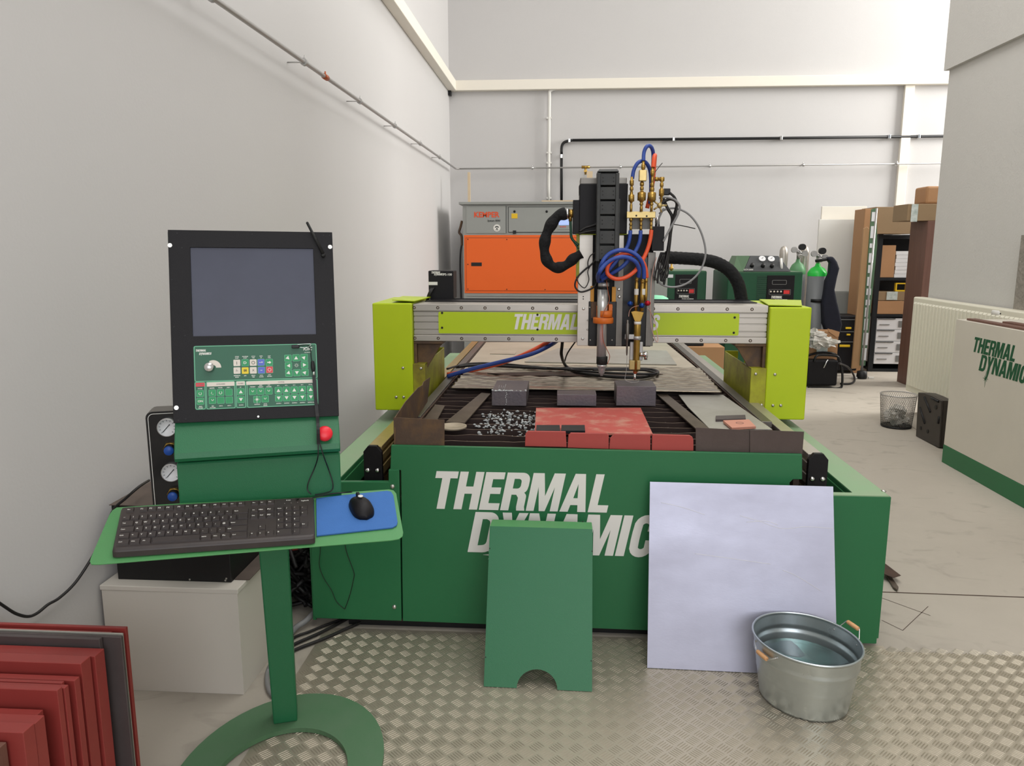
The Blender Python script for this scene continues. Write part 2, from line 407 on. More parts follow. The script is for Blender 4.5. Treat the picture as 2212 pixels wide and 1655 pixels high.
def rrect(x0, x1, z0, z1, r, n=4):
    return arc(x1 - r, z1 - r, r, 0, 90, n) + arc(x0 + r, z1 - r, r, 90, 180, n) + arc(x0 + r, z0 + r, r, 180, 270, n) + arc(x1 - r, z0 + r, r, 270, 360, n)
def frame2(x0, x1, z0, z1, t, r=.003): return curve2d([rrect(x0, x1, z0, z1, r), rrect(x0 + t, x1 - t, z0 + t, z1 - t, max(.0004, r - t))])
def solid2(x0, x1, z0, z1, r=.003): return curve2d([rrect(x0, x1, z0, z1, r)])

# ================================================================ THE ROOM
XL, YB, XR = -1.45, 9.9, 3.06; YE = P(2005, 640, X=XR).y      # left wall, back wall, right wall, end of the right wall
struct(MB().box(-1.6, 8.3, -4.3, YB + .2, -.1, 0), 'floor', 'concrete')
struct(MB().box(-1.6, 8.3, -4.3, YB + .2, 6.2, 6.3), 'ceiling', 'ceiling')
struct(MB().box(XL - .15, XL, -4.3, YB + .15, 0, 6.2), 'wall_left', 'wall')
struct(MB().box(XL - .15, 8.3, YB, YB + .15, 0, 6.2), 'wall_back', 'wall')
struct(MB().box(XR, XR + .3, -4.0, YE, 0, P(2055, 150, X=XR).z), 'wall_right', 'wall_rough')
zl = P(2055, 150, X=XR).z
struct(MB().box(XR - .035, XR + .335, -4.0, YE + .02, zl, zl + .95), 'wall_right_upper', 'wall_rough')
struct(MB().box(XR - .07, XR + .37, -4.0, YE + .05, zl + .95, zl + 1.02), 'trim_4', 'cream')
struct(MB().box(8.1, 8.3, YE - 3, YB, 0, 6.2), 'wall_far_right', 'wall')
m = MB(); m.box(-1.6, -.7, -4.3, -4.1, 0, 6.2).box(5.9, 8.3, -4.3, -4.1, 0, 6.2).box(-.7, 5.9, -4.3, -4.1, 0, 1.1).box(-.7, 5.9, -4.3, -4.1, 4.4, 6.2)
struct(m, 'wall_front', 'wall')
m = MB()
for k in range(7): m.box(-.7 + k * 1.08, -.64 + k * 1.08, -4.25, -4.15, 1.1, 4.4)
for z in (1.1, 2.7, 4.34): m.box(-.7, 5.9, -4.25, -4.15, z, z + .06)
struct(m, 'assumed_window_1', 'alu')  # assumed window frame and opening in the unseen wall behind the camera
# mouldings: the pale beam round the room, the upright and the joint lines of the wall panels
zb = P(1500, 185, Y=YB - .08).z; zt = P(1500, 170, Y=YB - .08).z
m = MB(); m.box(XL, 7.9, YB - .09, YB, zb - .02, zt + .02); struct(m, 'trim_1', 'cream', .006)
m = MB(); m.box(XL, XL + .1, -4.0, YB - .09, zb - .02, zt + .02); struct(m, 'trim_2', 'cream', .006)
a = P(1965, 175, Y=YB - .03); b = P(1943, 445, Y=YB - .03)
struct(MB().box(a.x - .05, a.x + .06, YB - .05, YB, 0, zb - .02), 'trim_3', 'cream', .004)
m = MB().box(XL + .002, XL + .035, YB - .10, YB - .02, P(969, 207, Y=YB - .05).z, zb - .02)
m.build('corner_bracket', 'black', label='small dark bracket under the pale beam in the far left corner', cat='bracket')
# joint and cracks of the slab
m = MB()
for a, b, w_ in (((1880, 1278), (2230, 1291), .004), ((1900, 1290), (2010, 1330), .0015), ((1905, 1340), (1950, 1362), .0015), ((1950, 1362), (2005, 1310), .0012), ((1945, 905), (2015, 952), .002), ((1760, 842), (1850, 850), .003)):
    A, B = P(*a, Z=.0006), P(*b, Z=.0006); d = (B - A).normalized(); nn = Vector((-d.y, d.x, 0)) * w_
    ids = [m.pt(p) for p in (A - nn, B - nn, B + nn, A + nn)]; m.face(ids)
struct(m, 'trim_5', 'rustdark')

# ---------------------------------------------------------------- pipes on the walls
XP = XL + .09
zpipe = 2.352
root = thing('gas_pipe', 'thin steel gas pipe running along the left wall and on across the back wall', 'pipe', (XP, 5, zpipe))
YP = YB - .11
zr = P(2035, 356, Y=YP).z
m = MB(); m.tube([(XP, -3.8, zpipe - .03), (XP, YP - .04, zpipe + .02)], .0115, 12, 1).tube([(XP, YP - .04, zpipe + .02), (XP + .012, YP - .01, zpipe + .02), (XP + .04, YP, zpipe + .02)], .0115, 10, 4).tube([(XP + .04, YP, zpipe + .02), (5.4, YP, zr + .02)], .0095, 10, 1).build('pipe_run', 'steel', root)
def lerpz(y): return zpipe - .03 + .05 * (y + 3.8) / (YP + 3.8)
for px in (457, 657, 777, 853, 908, 950):
    y = P(px, {457: 3, 657: 135, 777: 218, 853: 273, 908: 312, 950: 340}[px], X=XP).y; z = lerpz(y)
    m = MB(); m.cyl((XP, y - .012, z), (XP, y + .012, z), .019, n=14).tube([(XP, y, z), (XL + .001, y, z)], .0035, 6, 1)
    m.tube([(XP, y, z), (XP + .005, y, z + .033)], .004, 6, 1).build('pipe_clip', 'steel', root)
for px in (1150, 1340, 1533, 1735, 1937):
    a = P(px, 360, Y=YP)
    z = zpipe + .02 + (zr - zpipe) * (a.x - XP) / (5.4 - XP)
    MB().cyl((a.x - .011, YP, z), (a.x + .011, YP, z), .022, n=12).tube([(a.x, YP, z), (a.x, YB - .001, z)], .004, 6, 1).tube([(a.x, YP, z), (a.x, YP - .005, z + .034)], .005, 6, 1).build('pipe_clip', 'chrome', root)
y = P(703, 167, X=XP).y
MB().cyl((XP, y - .03, lerpz(y)), (XP, y + .03, lerpz(y)), .016, n=12).tube([(XP, y, lerpz(y)), (XP, y, lerpz(y) + .03)], .005, 6, 1).build('pipe_union', 'copper', root, label='copper coloured union')
a = P(1265, 361, Y=YP)
MB().cyl((a.x - .05, YP, a.z), (a.x + .05, YP, a.z), .018, n=12).cyl((a.x, YP, a.z), (a.x, YP, a.z - .09), .013, n=10).box(a.x - .02, a.x + .02, YP - .03, YP + .01, a.z - .06, a.z - .04).build('pipe_tee', 'brass', root, label='brass tee with shut-off valve')
YC_ = YB - .04
root = thing('black_conduit', 'black tube that climbs the back wall and turns right below the pale beam', 'pipe', P(1213, 430, Y=YC_))
pz = lambda x, y: P(x, y, Y=YC_)
MB().tube([pz(1213, 445), pz(1213, 380), pz(1213, 330)], .017, 10, 1).tube([pz(1213, 330), pz(1214, 315), pz(1220, 307), pz(1236, 303)], .017, 10, 5).tube([pz(1236, 303), pz(1640, 299), pz(2060, 294)], .017, 10, 1).build('conduit_run', 'black', root)
for px, py in ((1213, 338), (1230, 304), (1455, 301), (1687, 298.5), (1920, 295.7), (1984, 295)):
    a = pz(px, py); MB().box(a.x - .015, a.x + .015, YC_ - .02, YB, a.z - .022, a.z + .026).build('conduit_clip', 'chrome', root, bevel=.004)
root = thing('white_conduit', 'white cable tube rising up the back wall to the beam', 'pipe', P(1187, 430, Y=YC_))
MB().tube([pz(1185, 437), pz(1186, 300), pz(1187, 212), pz(1189, 196), pz(1205, 190)], .019, 10, 3).build('conduit_run', 'white_plastic', root)
for py in (255, 330, 352, 428):
    a = pz(1186, py); MB().box(a.x - .03, a.x + .03, YC_ - .015, YB, a.z - .01, a.z + .01).build('conduit_clip', 'white_plastic', root)

# ================================================================ THE CUTTING TABLE
YF = 2.60; ZT = P(1290, 971, Y=YF).z
XA = P(845, 962, Y=YF).x; XB_ = P(1733, 982, Y=YF).x
ZF = P(1922, 1073, Y=YF).z; XO = P(1922, 1073, Y=YF).x; XO2 = P(672, 1190, Y=YF).x
YEND = 6.0; ZB0 = .03
tab = thing('cutting_table', 'long green CNC cutting table with slatted bed and white lettering on its front', 'cutting table', ((XA + XB_) / 2, 4.2, 0))
m = MB()   # body: walls of the water tray
m.box(XA, XA + .02, YF + .015, YEND, ZB0, ZT - .01).box(XB_ - .02, XB_, YF + .015, YEND, ZB0, ZT - .01).box(XA, XB_, YEND - .02, YEND, ZB0, ZT - .01).box(XA + .02, XB_ - .02, YF + .03, YEND - .02, ZT - .22, ZT - .2)
m.build('water_tray', 'rustdark', tab)
m = MB(); m.pxp([(845, 962), (1733, 982), (1733, 1036), (1713, 1036), (1706, 1043), (1706, 1062), (1733, 1062), (1733, 1375), (870, 1342), (866, 1016), (843, 1016)], YF, .015)
m.build('front_panel', 'green', tab, bevel=.002)
m = MB(); m.pxp([(839, 1015), (862, 1015), (867, 1342), (683, 1336), (676, 1330), (672, 1190), (668, 1041), (839, 1041)], YF - .003, .02)
dr = m.build('side_door', 'green', tab, bevel=.003)
for p in ((848, 1051), (852, 1311)):
    a = P(*p, Y=YF - .003); MB().lathe([(.001, .007), (.006, .0055), (.0085, .002), (.0085, -.002)], a, (0, -1, 0), 14).build('door_screw', 'bolt', dr)
zf = ZF    # side frames: broad top plates, outer skins, inner lips
for (o, i, t) in ((XO, XO - .115, XB_), (XO2, XO2 + .095, XA)):
    m = MB()
    m.box(min(o, i), max(o, i), YF + .03, YEND + .1, zf - .02, zf)
    m.box(o - .006, o + .006, YF + .001, YEND + .1, ZB0, zf - .002)
    m.box(i - .003, i + .003, YF + .03, YEND + .1, zf - .09, zf - .02)
    m.build('side_frame', 'green', tab, bevel=.002)
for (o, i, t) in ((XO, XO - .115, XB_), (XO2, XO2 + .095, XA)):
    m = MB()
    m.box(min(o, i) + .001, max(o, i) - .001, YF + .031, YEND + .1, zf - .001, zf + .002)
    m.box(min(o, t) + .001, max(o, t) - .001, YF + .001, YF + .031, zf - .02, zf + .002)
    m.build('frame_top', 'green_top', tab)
MB().box(XB_ + .001, XO, YF, YF + .006, ZB0 - .02, zf - .001).build('corner_panel', 'green', tab, bevel=.002)
a = P(1909, 1061, Z=zf + .002); MB().ball(a, .009, 12, .5).build('frame_bolt', 'bolt', tab)
for x0, x1 in ((XO2 + .1, XA), (XB_, XO - .12)):
    MB().box(x0, x1, YF + .035, YEND, zf - .2, zf - .18).build('well_floor', 'black', tab)
# linear rails
for s_, xr in ((-1, P(806, 1000, Y=YF + .06).x), (1, P(1767, 1000, Y=YF + .06).x)):
    zt_ = P(806, 963, Y=YF + .06).z
    m = MB()
    for k, (dx, z0, z1) in enumerate(((0, -.018, 0), (.010, -.034, -.018), (0, -.062, -.034), (.010, -.078, -.062), (0, -.112, -.078), (.012, -.2, -.112))):
        m.box(xr - .026 + dx, xr + .026 - dx, YF + .09, YEND, zt_ + z0 - .01, zt_ + z1 - .01)
    m.box(xr - .018, xr + .018, YF + .09, YEND, zf - .18, zt_ - .15)
    m.build('linear_rail', 'brass_pale' if s_ < 0 else 'alu', tab, bevel=.002)
    m = MB(); w2 = .034; zb_ = P(806, 1041, Y=YF + .055).z
    q = [(-w2, 0), (w2, 0), (w2, zt_ - zb_ - .022), (w2 - .018, zt_ - zb_), (-w2 + .018, zt_ - zb_), (-w2, zt_ - zb_ - .022)]
    m.extr([(xr + x, YF + .055, zb_ + z) for x, z in q], (0, .02, 0))
    m.box(xr - .03, xr + .03, YF + .07, YF + .1, zf - .18, zb_ + .01)
    br = m.build('rail_stop', 'black_satin', tab, bevel=.002)
    for dx in (-.0185, .0175): MB().lathe([(.001, .009), (.006, .008), (.0095, .003), (.0095, -.002)], (xr + dx, YF + .055, zb_ + .044), (0, -1, 0), 16).build('stop_bolt', 'chrome', br)
# slats
ys = YF + .05; k = 0
while ys < YEND - .05:
    m = MB(); n = 24; top = []
    for i in range(n + 1):
        x = XA + .022 + (XB_ - XA - .044) * i / n
        top.append((x, ys + math.sin(i * 1.3 + k) * .002, ZT - .012 - (random.random() * .007 if k < 14 else .002)))
    for a_, b_ in zip(top, top[1:]): m.hull8([(a_[0], ys, ZT - .11), (b_[0], ys, ZT - .11), (b_[0], ys + .005, ZT - .11), (a_[0], ys + .005, ZT - .11)], [a_, b_, (b_[0], b_[1] + .005, b_[2]), (a_[0], a_[1] + .005, a_[2])])
    o = m.build('slat', 'slat', tab); o.data.materials.append(mt['slat_edge'])
    for p_ in o.data.polygons:
        if abs(p_.normal.z) > .8 and p_.center.z > ZT - .03: p_.material_index = 1
    ys += .092; k += 1
m = MB()
for i in range(9):
    x = XA + .08 + i * .16
    m.box(x, x + .004, YF + .03, YEND - .03, ZT - .12, ZT - .035)
m.build('cross_slat', 'slat', tab)
m = MB()
for i in range(420):
    kk = random.choice([3, 4, 4, 5, 5, 5, 6, 6, 7]); yy = YF + .05 + .092 * kk - .001
    cx_ = -.19 + random.choice([-.12, -.05, .02, .08]); xx = min(-.03, random.gauss(cx_, .026))
    m.ball((xx, yy - random.random() * .006, ZT - .011 - abs(random.gauss(0, .028))), .0018 + random.random() * .004, 5, sz=.5 + random.random(), sx=1 + random.random(), sy=.5)
m.build('slag_crust', 'slag', tab, kind='stuff', label='pale slag crusted on the slats')
# rims beside the bed
for x0, x1 in ((XA - .03, XA + .012), (XB_ - .012, XB_ + .03)):
    MB().box(x0, x1, YF + .5, YEND, ZT - .03, ZT - .004).build('bed_rim', 'alu_dark', tab, bevel=.002)
MB().box(XO2 + .12, XO - .02, YF + .035, YF + 3, .0, ZB0 - .001).build('gap_shade', 'black', tab)  # black box standing in for the shade in the gap under the table
# lettering on the front
m = MB(); T0 = P(928, 1098, Y=YF); T1 = P(1310, 1030, Y=YF)
word(m, 'THERMAL', T0.x, T0.z - .001, YF - .0002, .140, 1.0, .2)
D0 = P(1010, 1190, Y=YF)
word(m, 'DYNAMICS', D0.x, D0.z - .004, YF - .0002, .152, .98, .2)
m.flat(STARG, P(1064, 1199, Y=YF).x, P(1064, 1199, Y=YF).z, YF, .034)
m.build('lettering', 'letter', tab, label='white THERMAL DYNAMICS lettering')

# ---- sheets and scrap lying on the bed
def slab(pts, z, t, name, mat, label, cat, bevel=.0008, group=None):
    return MB().pxz(pts, z, t).build(name, mat, label=label, cat=cat, bevel=bevel, group=group)
slab([(998, 802), (1518, 806), (1437, 739), (1050, 739)], ZT - .001, .006, 'steel_sheet', 'bedsheet', 'large pale steel sheet covering the rear of the slatted bed under the gantry', 'sheet')
# wavy worn sheet in front of it
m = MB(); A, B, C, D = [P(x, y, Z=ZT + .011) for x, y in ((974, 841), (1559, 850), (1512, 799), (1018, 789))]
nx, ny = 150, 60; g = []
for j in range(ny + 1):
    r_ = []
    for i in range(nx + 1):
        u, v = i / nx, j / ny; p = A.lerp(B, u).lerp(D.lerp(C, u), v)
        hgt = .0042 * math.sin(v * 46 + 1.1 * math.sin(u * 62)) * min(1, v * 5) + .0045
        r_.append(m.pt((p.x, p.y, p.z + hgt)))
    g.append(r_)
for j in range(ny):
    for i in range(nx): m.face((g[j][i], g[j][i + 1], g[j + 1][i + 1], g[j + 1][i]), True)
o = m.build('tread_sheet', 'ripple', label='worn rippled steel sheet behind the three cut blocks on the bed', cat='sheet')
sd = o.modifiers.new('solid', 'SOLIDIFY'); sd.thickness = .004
slab([(1052, 806), (1160, 803), (1420, 806), (1432, 808), (1410, 812), (1100, 811)], ZT + .024, .003, 'scrap_strip', 'rustdark', 'dark thin scrap strip lying across the rippled sheet below the torch', 'scrap')
slab([(1133, 781), (1462, 787), (1440, 757), (1205, 752)], ZT + .006, .005, 'steel_plate', 'palesheet', 'rectangular bare plate on the rear sheet below the torch head', 'plate')
slab([(1066, 757), (1116, 758), (1112, 765), (1058, 764)], ZT + .003, .002, 'steel_offcut', 'bedsheet', 'small square offcut lying at the left of the rear sheet', 'offcut')
slab([(1466, 853), (1562, 853), (1668, 927), (1534, 927), (1486, 879)], ZT + .001, .004, 'steel_offcut', 'palesheet', 'wide pale offcut with a dusty face at the right front of the bed', 'offcut')
def standblock(x0, x1, yb, yt_front, yt_back, name, mat, label, hy=None):
    a = P(x0, yb, Z=ZT - .008); b = P(x1, yb, Z=ZT - .008); y = (a.y + b.y) / 2
    zt2 = P(x0, yt_front, Y=y).z
    dpt = P((x0 + x1) / 2, yt_back, Z=zt2).y - y
    m = MB(); m.box(a.x, b.x, y, y + dpt, ZT - .008, zt2)
    return m.build(name, mat, label=label, cat='block', bevel=.002), y, zt2, dpt, a.x, b.x
blk, y, z, dpt, xa, xb = standblock(1062, 1137, 877, 844, 822, 'steel_block', 'block', 'cut steel block with pale slag over its top edge, leftmost of the three blocks')
m = MB()
for i in range(26): m.ball((xa + (xb - xa) * random.random(), y - .001 + random.random() * .012, z - .001 + random.random() * .003), .002 + .004 * random.random(), 6, sz=.7)
for i in range(9): m.ball((xa + (xb - xa) * .42 + random.gauss(0, .0015), y - .001, z - .07 * i / 9), .0022, 6)
for i in range(4): m.cyl((xa + .03 + i * .008, y + .02, z), (xa + .033 + i * .01, y + .018, z + .02 + .008 * random.random()), .0012, .0005, 5)
m.build('slag_beads', 'slag', blk, kind='stuff', label='pale slag along the top edge')
standblock(1203, 1288, 877, 852, 843, 'steel_block', 'block', 'low bluish steel bar offcut standing between the two other blocks')
blk3, *_ = standblock(1331, 1416, 877, 834, 822, 'steel_block', 'block', 'rectangular steel block right under the brass torch tip')
# red primed plates and bars
slab([(1158, 881), (1384, 881), (1410, 937), (1155, 934)], ZT - .001, .008, 'red_plate', 'redplate', 'flat red primed plate with scuffed dusty face lying on the slats', 'plate')
a = P(1159, 930, Z=ZT + .003)
for i, (x0, x1) in enumerate(((1159, 1209), (1213, 1263))):
    slab([(x0, 918), (x1, 918), (x1 + 1, 930), (x0 - 1, 930)], ZT + .012, .012, 'black_bar', 'shelfmetal', ('left' if i == 0 else 'right') + ' one of the two short black bars on the red plate', 'bar', group='black bars on the red plate')
for i, (p, lab) in enumerate((([(1135, 938), (1140, 932), (1222, 933), (1224, 966), (1134, 964)], 'leftmost upright red plate with a rounded corner on the front edge of the bed'),
                 ([(1228, 941), (1233, 936), (1311, 937), (1315, 940), (1315, 970), (1226, 967)], 'second upright red plate from the left on the front edge of the bed'),
                 ([(1318, 948), (1327, 938), (1405, 939), (1405, 973), (1316, 970)], 'third upright red plate with a clipped corner on the front edge of the bed'),
                 ([(1409, 939), (1490, 941), (1496, 945), (1498, 951), (1498, 974), (1408, 973)], 'rightmost upright red plate with a slit on the front edge of the bed'))):
    m = MB(); m.pxp(p, YF + .02, .012); zmin = min(v[2] for v in m.v)
    m.build('red_plate', 'red', label=lab, cat='plate', bevel=.001, group='red plates along the front edge')
MB().pxp([(850, 902), (960, 907), (960, 964), (851, 961)], YF + .017, .003).build('splash_plate', 'rust', label='rusty splash plate at the front left corner of the bed', cat='plate')
m = MB(); xs = P(852, 930, Y=YF + .02).x + .001
m.extr(poly([(852, 961), (852, 902), (875, 868), (902, 838), (912, 832), (914, 825), (928, 815), (922, 868), (898, 905)], X=xs), (.003, 0, 0)).build('splash_plate', 'rust', label='tall torn rusty splash plate along the left side of the bed', cat='plate')
MB().pxp([(1503, 924), (1621, 930), (1621, 978), (1503, 975)], YF + .022, .003).build('splash_plate', 'rustgrey', label='brown steel splash strip beside the rightmost red upright plate', cat='plate')
MB().pxp([(1620, 929), (1737, 933), (1733, 982), (1620, 978)], YF + .017, .003).build('splash_plate', 'rustgrey', label='brown steel splash strip at the front right corner of the bed', cat='plate')
slab([(1040, 848), (1060, 850), (1004, 913), (963, 911)], ZT + .001, .006, 'flat_bar', 'brownsteel', 'long flat steel bar lying left of the leftmost block', 'bar')
slab([(940, 874), (961, 876), (944, 907), (915, 906)], ZT - .0, .006, 'flat_bar', 'brownsteel', 'short flat bar behind the rusty front left splash plate', 'bar')
slab([(1418, 851), (1441, 851), (1534, 926), (1503, 926)], ZT - .0, .006, 'flat_bar', 'brownsteel', 'long flat steel bar lying right of the red plate', 'bar')
slab([(1546, 898), (1610, 896), (1611, 904), (1546, 906)], ZT + .011, .01, 'flat_bar', 'greystack', 'small dark bar on the pale offcut', 'bar')
o = slab([(1562, 908), (1618, 906), (1633, 921), (1581, 924)], ZT + .014, .01, 'primer_tile', 'primer', 'small square pinkish tile with a scribed ring near the front right', 'tile')
c = P(1598, 914, Z=ZT + .0142); MB().lathe([(.0135, 0), (.0135, .0006), (.0150, .0006), (.0150, 0)], c, n=24, cap=False).build('scribed_ring', 'ink', o)
c = P(978, 925, Z=ZT - .002); MB().lathe([(.001, .0), (.05, 0), (.055, .004), (.055, .010), (.048, .010), (.046, .006), (.001, .006)], c, n=36).build('steel_disc', 'disc', label='round dusty steel disc at the front left of the bed', cat='disc')

# ================================================================ THE GANTRY
YG = 3.60
gan = thing('gantry', 'lime green and aluminium gantry bridge spanning the cutting table', 'gantry', (.1, YG, .6))
q = lambda x, y, Y=YG: P(x, y, Y=Y)
zgt = q(805, 655).z; zgb = q(805, 886).z
def cover(xo, xi, xp, zt_, zb_, zs, side, zsb):
    m = MB()
    m.box(xo, xi, YG, YG + .46, zb_, zt_)
    c = m.build('end_cover', 'lime', gan, bevel=.006)
    m = MB(); t = .006; Y2 = YG + .60
    m.box(xi, xp, YG, YG + t, zsb, zs)                                    # front skin of the low pod
    m.box(xp - t if side < 0 else xp, xp if side < 0 else xp + t, YG + t, Y2, zsb, zs)
    m.box(xi, xp, YG + t, YG + .19, zs - t, zs - .001)
    m.box(xi, xp, Y2 - t, Y2, zsb, zs + .004)
    m.build('low_cover', 'lime_dirty', gan, bevel=.0015)
    MB().box(min(xi, xp) + .007, max(xi, xp) - .007, YG + .2, Y2 - .01, zs - .16, zs - .15).build('cover_floor', 'rustdark', gan)
    return c
xl0, xl1, xl2 = q(805, 700).x, q(890, 700).x, q(919, 830).x
xr0, xr1, xr2 = q(1752, 700).x, q(1662, 700).x, q(1621, 830).x
cl = cover(xl0, xl1, xl2, zgt, zgb, q(905, 786).z, -1, zgb)
cr = cover(xr0, xr1, xr2, q(1700, 664).z, q(1700, 907).z, q(1640, 796).z, 1, q(1640, 881).z)
for c_, pts in ((gan, ((870.5, 795), (856, 858), (872, 858), (909.5, 796))), (gan, ((1674, 809), (1632.5, 808), (1686.5, 876), (1669.5, 876), (1628, 875), (1645, 875)))):
    for p in pts: MB().lathe([(.001, .006), (.005, .005), (.0075, .002), (.0075, -.002)], q(*p), (0, -1, 0), 12).build('cover_screw', 'bolt', gan)
# top lids hang over towards the beam
m = MB(); m.extr([q(845, 652.5) + Vector((0, .02, .006)), q(893, 655) + Vector((0, .02, .006)), q(922, 648, YG + .3) + Vector((.02, 0, .012)), q(870, 646, YG + .4) + Vector((0, 0, .012))], (0, 0, .004)).build('cover_lid', 'lime', gan)
m = MB(); m.extr([q(1662, 662) + Vector((0, .02, .003)), q(1735, 664) + Vector((0, .02, .003)), q(1730, 655, YG + .42) + Vector((0, 0, .012)), q(1640, 653, YG + .42) + Vector((0, 0, .012))], (0, 0, .004)).build('cover_lid', 'lime', gan)
# beam
YBm = YG + .03
bx0, bx1 = xl1 + .002, xr1 - .002
qb = lambda x, y: P(x, y, Y=YBm)
zt1 = qb(1275, 658.5).z; zb1 = qb(1275, 739.5).z; hgt = zt1 - zb1
m = MB(); m.box(bx0, bx1, YBm + .012, YBm + .20, zb1, zt1)
for f0, f1 in ((.18, .30), (.32, .50), (.52, .66), (.68, .80)): m.box(bx0, bx1, YBm + .002, YBm + .02, zb1 + f0 * hgt, zb1 + f1 * hgt - .002)
m.build('beam', 'alu', gan, bevel=.0015)
for f0, f1 in ((0, .165), (.815, 1.0)):
    MB().box(bx0, bx1, YBm - .006, YBm + .013, zb1 + f0 * hgt, zb1 + f1 * hgt).build('guide_rail', 'alu', gan, bevel=.002)
x = bx0 + .006; i = 0
while x < bx1:
    for f in (.08, .905):
        MB().lathe([(.0035, -.003), (.0035, .0006), (.0078, .0006), (.0078, -.003)], (x, YBm - .006, zb1 + f * hgt), (0, -1, 0), 12).build('rail_screw', 'screw_dark' if 0 else 'brownsteel', gan)
    x += .1134; i += 1
sg0, sg1 = P(947.5, 700, Y=YBm - .004), P(1596, 700, Y=YBm - .004)
m = MB(Fr((0, YBm - .0035, 0)))
g = solid2(sg0.x, sg1.x, zb1 + .215 * hgt, zb1 + .795 * hgt, .007); m.flat(g, 0, 0, 0, depth=.004)
sgn = m.build('name_plate', 'lime_plate', gan)
T0 = P(1106, 713, Y=YBm); m = MB()
zb2 = zb1 + .335 * hgt
wd = word(m, 'THERMAL', T0.x, zb2, YBm - .0075, .074, .92, .2)
xs = P(1263, 713, Y=YBm).x
word(m, 'DYNAMICS', xs, zb2, YBm - .0075, .074, .92, .2)
m.build('lettering', 'letter', sgn, label='white THERMAL DYNAMICS lettering')
for p in ((955, 676), (955, 708), (1161, 680), (1161, 712), (1587, 686), (1585, 719)):
    a = P(*p, Y=YBm - .0075); MB().cyl(a, a + Vector((0, -.0015, 0)), .0055, n=10).build('plate_screw', 'screw_dark', sgn)
a, b = P(925, 646, Y=YBm + .24), P(1625, 655, Y=YBm + .24)
zy = P(1275, 648, Y=YBm + .30).z
MB().box(a.x, b.x, YBm + .14, YBm + .30, zt1 + .001, zt1 + .004).box(a.x, b.x, YBm + .296, YBm + .30, zt1, max(zt1 + .008, zy)).build('cable_tray', 'black_satin', gan)
for sgn_, (x0, x1) in ((1, (xl1, P(957, 740, Y=YBm).x)), (-1, (xr1, P(1588, 745, Y=YBm).x))):
    m = MB(); m.box(x0, x1, YBm + .0, YBm + .18, zb1 - .014, zb1 - .001)
    z2 = zgb + .12
    m.extr([(x0, YBm + .03, zb1 - .014), (x1 - sgn_ * .004, YBm + .03, zb1 - .014), (x1 - sgn_ * .02, YBm + .03, zb1 - .03), (x0 + sgn_ * .05, YBm + .03, zb1 - .15), (x0 + sgn_ * .02, YBm + .03, z2), (x0, YBm + .03, z2)], (0, .012, 0))
    m.box(x0, x0 + sgn_ * .015, YBm + .0, YBm + .18, z2, zb1 - .014)
    m.build('gusset', 'rust', gan, bevel=.002)
    MB().box(x0 - sgn_ * .03, x0 + sgn_ * .06, YG + .02, YG + .35, zgb - .03, zgb + .02).build('slide_block', 'alu_dark', gan)
# arc starter box
YR = 3.93
rp = thing('arc_starter', 'black control box with white lettering standing behind the left end of the gantry', 'control box', P(952, 645, Y=YR))
m = MB(); m.pxb(925, 585, 980, 646, YR, .12).build('housing', 'black_satin', rp, bevel=.004)
m = MB()
for s_, p, h in (('THERMAL', (944, 591), .011), ('DYNAMICS', (950, 595), .011)):
    a = P(*p, Y=YR - .001); word(m, s_, a.x - .03, a.z, a.y, h, .95, .2, depth=.0006)
a = P(962, 595, Y=YR - .001); m.flat(txt('PS-100', .02), a.x + .012, a.z + .004, a.y, .016, depth=.0006)
m.build('lettering', 'letter', rp)
MB().pxb(926, 609, 945, 616, YR - .002, .002).build('sticker', 'white_plastic', rp)
for i in range(3): MB().tube([P(932 + i * 3, 622, Y=YR), P(929 + i * 2, 628, Y=YR - .03), P(924 + i * 2, 640, Y=YR - .03), P(922 + i, 650, Y=YR - .02)], .005, 6, 4).build('lead', 'cable', rp)

# ================================================================ THE TORCH CARRIAGE
YC = 3.50
car = thing('torch_carriage', 'torch carriage with black drive box, cable chain, hoses and two torches on the gantry', 'torch carriage', P(1300, 748, Y=YC))
def pb(x0, y0, x1, y1, Y, d, name, mat, bevel=.0015, par=None, **k): return MB().pxb(x0, y0, x1, y1, Y, d).build(name, mat, par or car, bevel=bevel, **k)
pb(1250, 506, 1277, 747, YC, .03, 'side_plate', 'alu')
pb(1277, 506, 1405, 749, YC + .02, .07, 'back_plate', 'black_satin')
pb(1328, 560, 1343, 748, YC + .004, .014, 'spacer_strip', 'alu_dark')
pb(1400, 545, 1410, 748, YC, .02, 'edge_strip', 'alu_dark')
pb(1244, 503.5, 1354, 507, YC - .02, .16, 'bracket_top', 'lime', .001)
pb(1246, 507, 1251, 600, YC - .01, .12, 'bracket_side', 'lime_dirty', .001)
pb(1336, 508, 1347, 560, YC - .005, .01, 'shiny_strip', 'alu')
for p in ((1260, 641), (1260, 646)): 
    a = P(*p, Y=YC); MB().cyl(a, a - Vector((0, .001, 0)), .003, n=8).build('pin_hole', 'screw_dark', car)
for p in ((1260.5, 667), (1258.5, 732), (1337, 625), (1338, 641)):
    a = P(*p, Y=YC); MB().lathe([(.003, .002), (.006, .002), (.0075, -.002)], a, (0, -1, 0), 12).build('plate_screw', 'bolt', car)
for p in ((1270, 692), (1269, 712), (1274, 664), (1322, 664), (1322, 735), (1275, 735)):
    a = P(*p, Y=YC - .012); MB().lathe([(.001, .003), (.003, .003), (.004, -.002)], a, (0, -1, 0), 8).build('slide_screw', 'bolt', car)
pb(1272, 651, 1330, 748, YC - .01, .03, 'plasma_slide', 'black_gloss', .003)
pb(1276, 618, 1283, 652, YC - .012, .012, 'slide_rod', 'amber'); pb(1322, 620, 1330, 652, YC - .012, .012, 'slide_rod', 'amber')
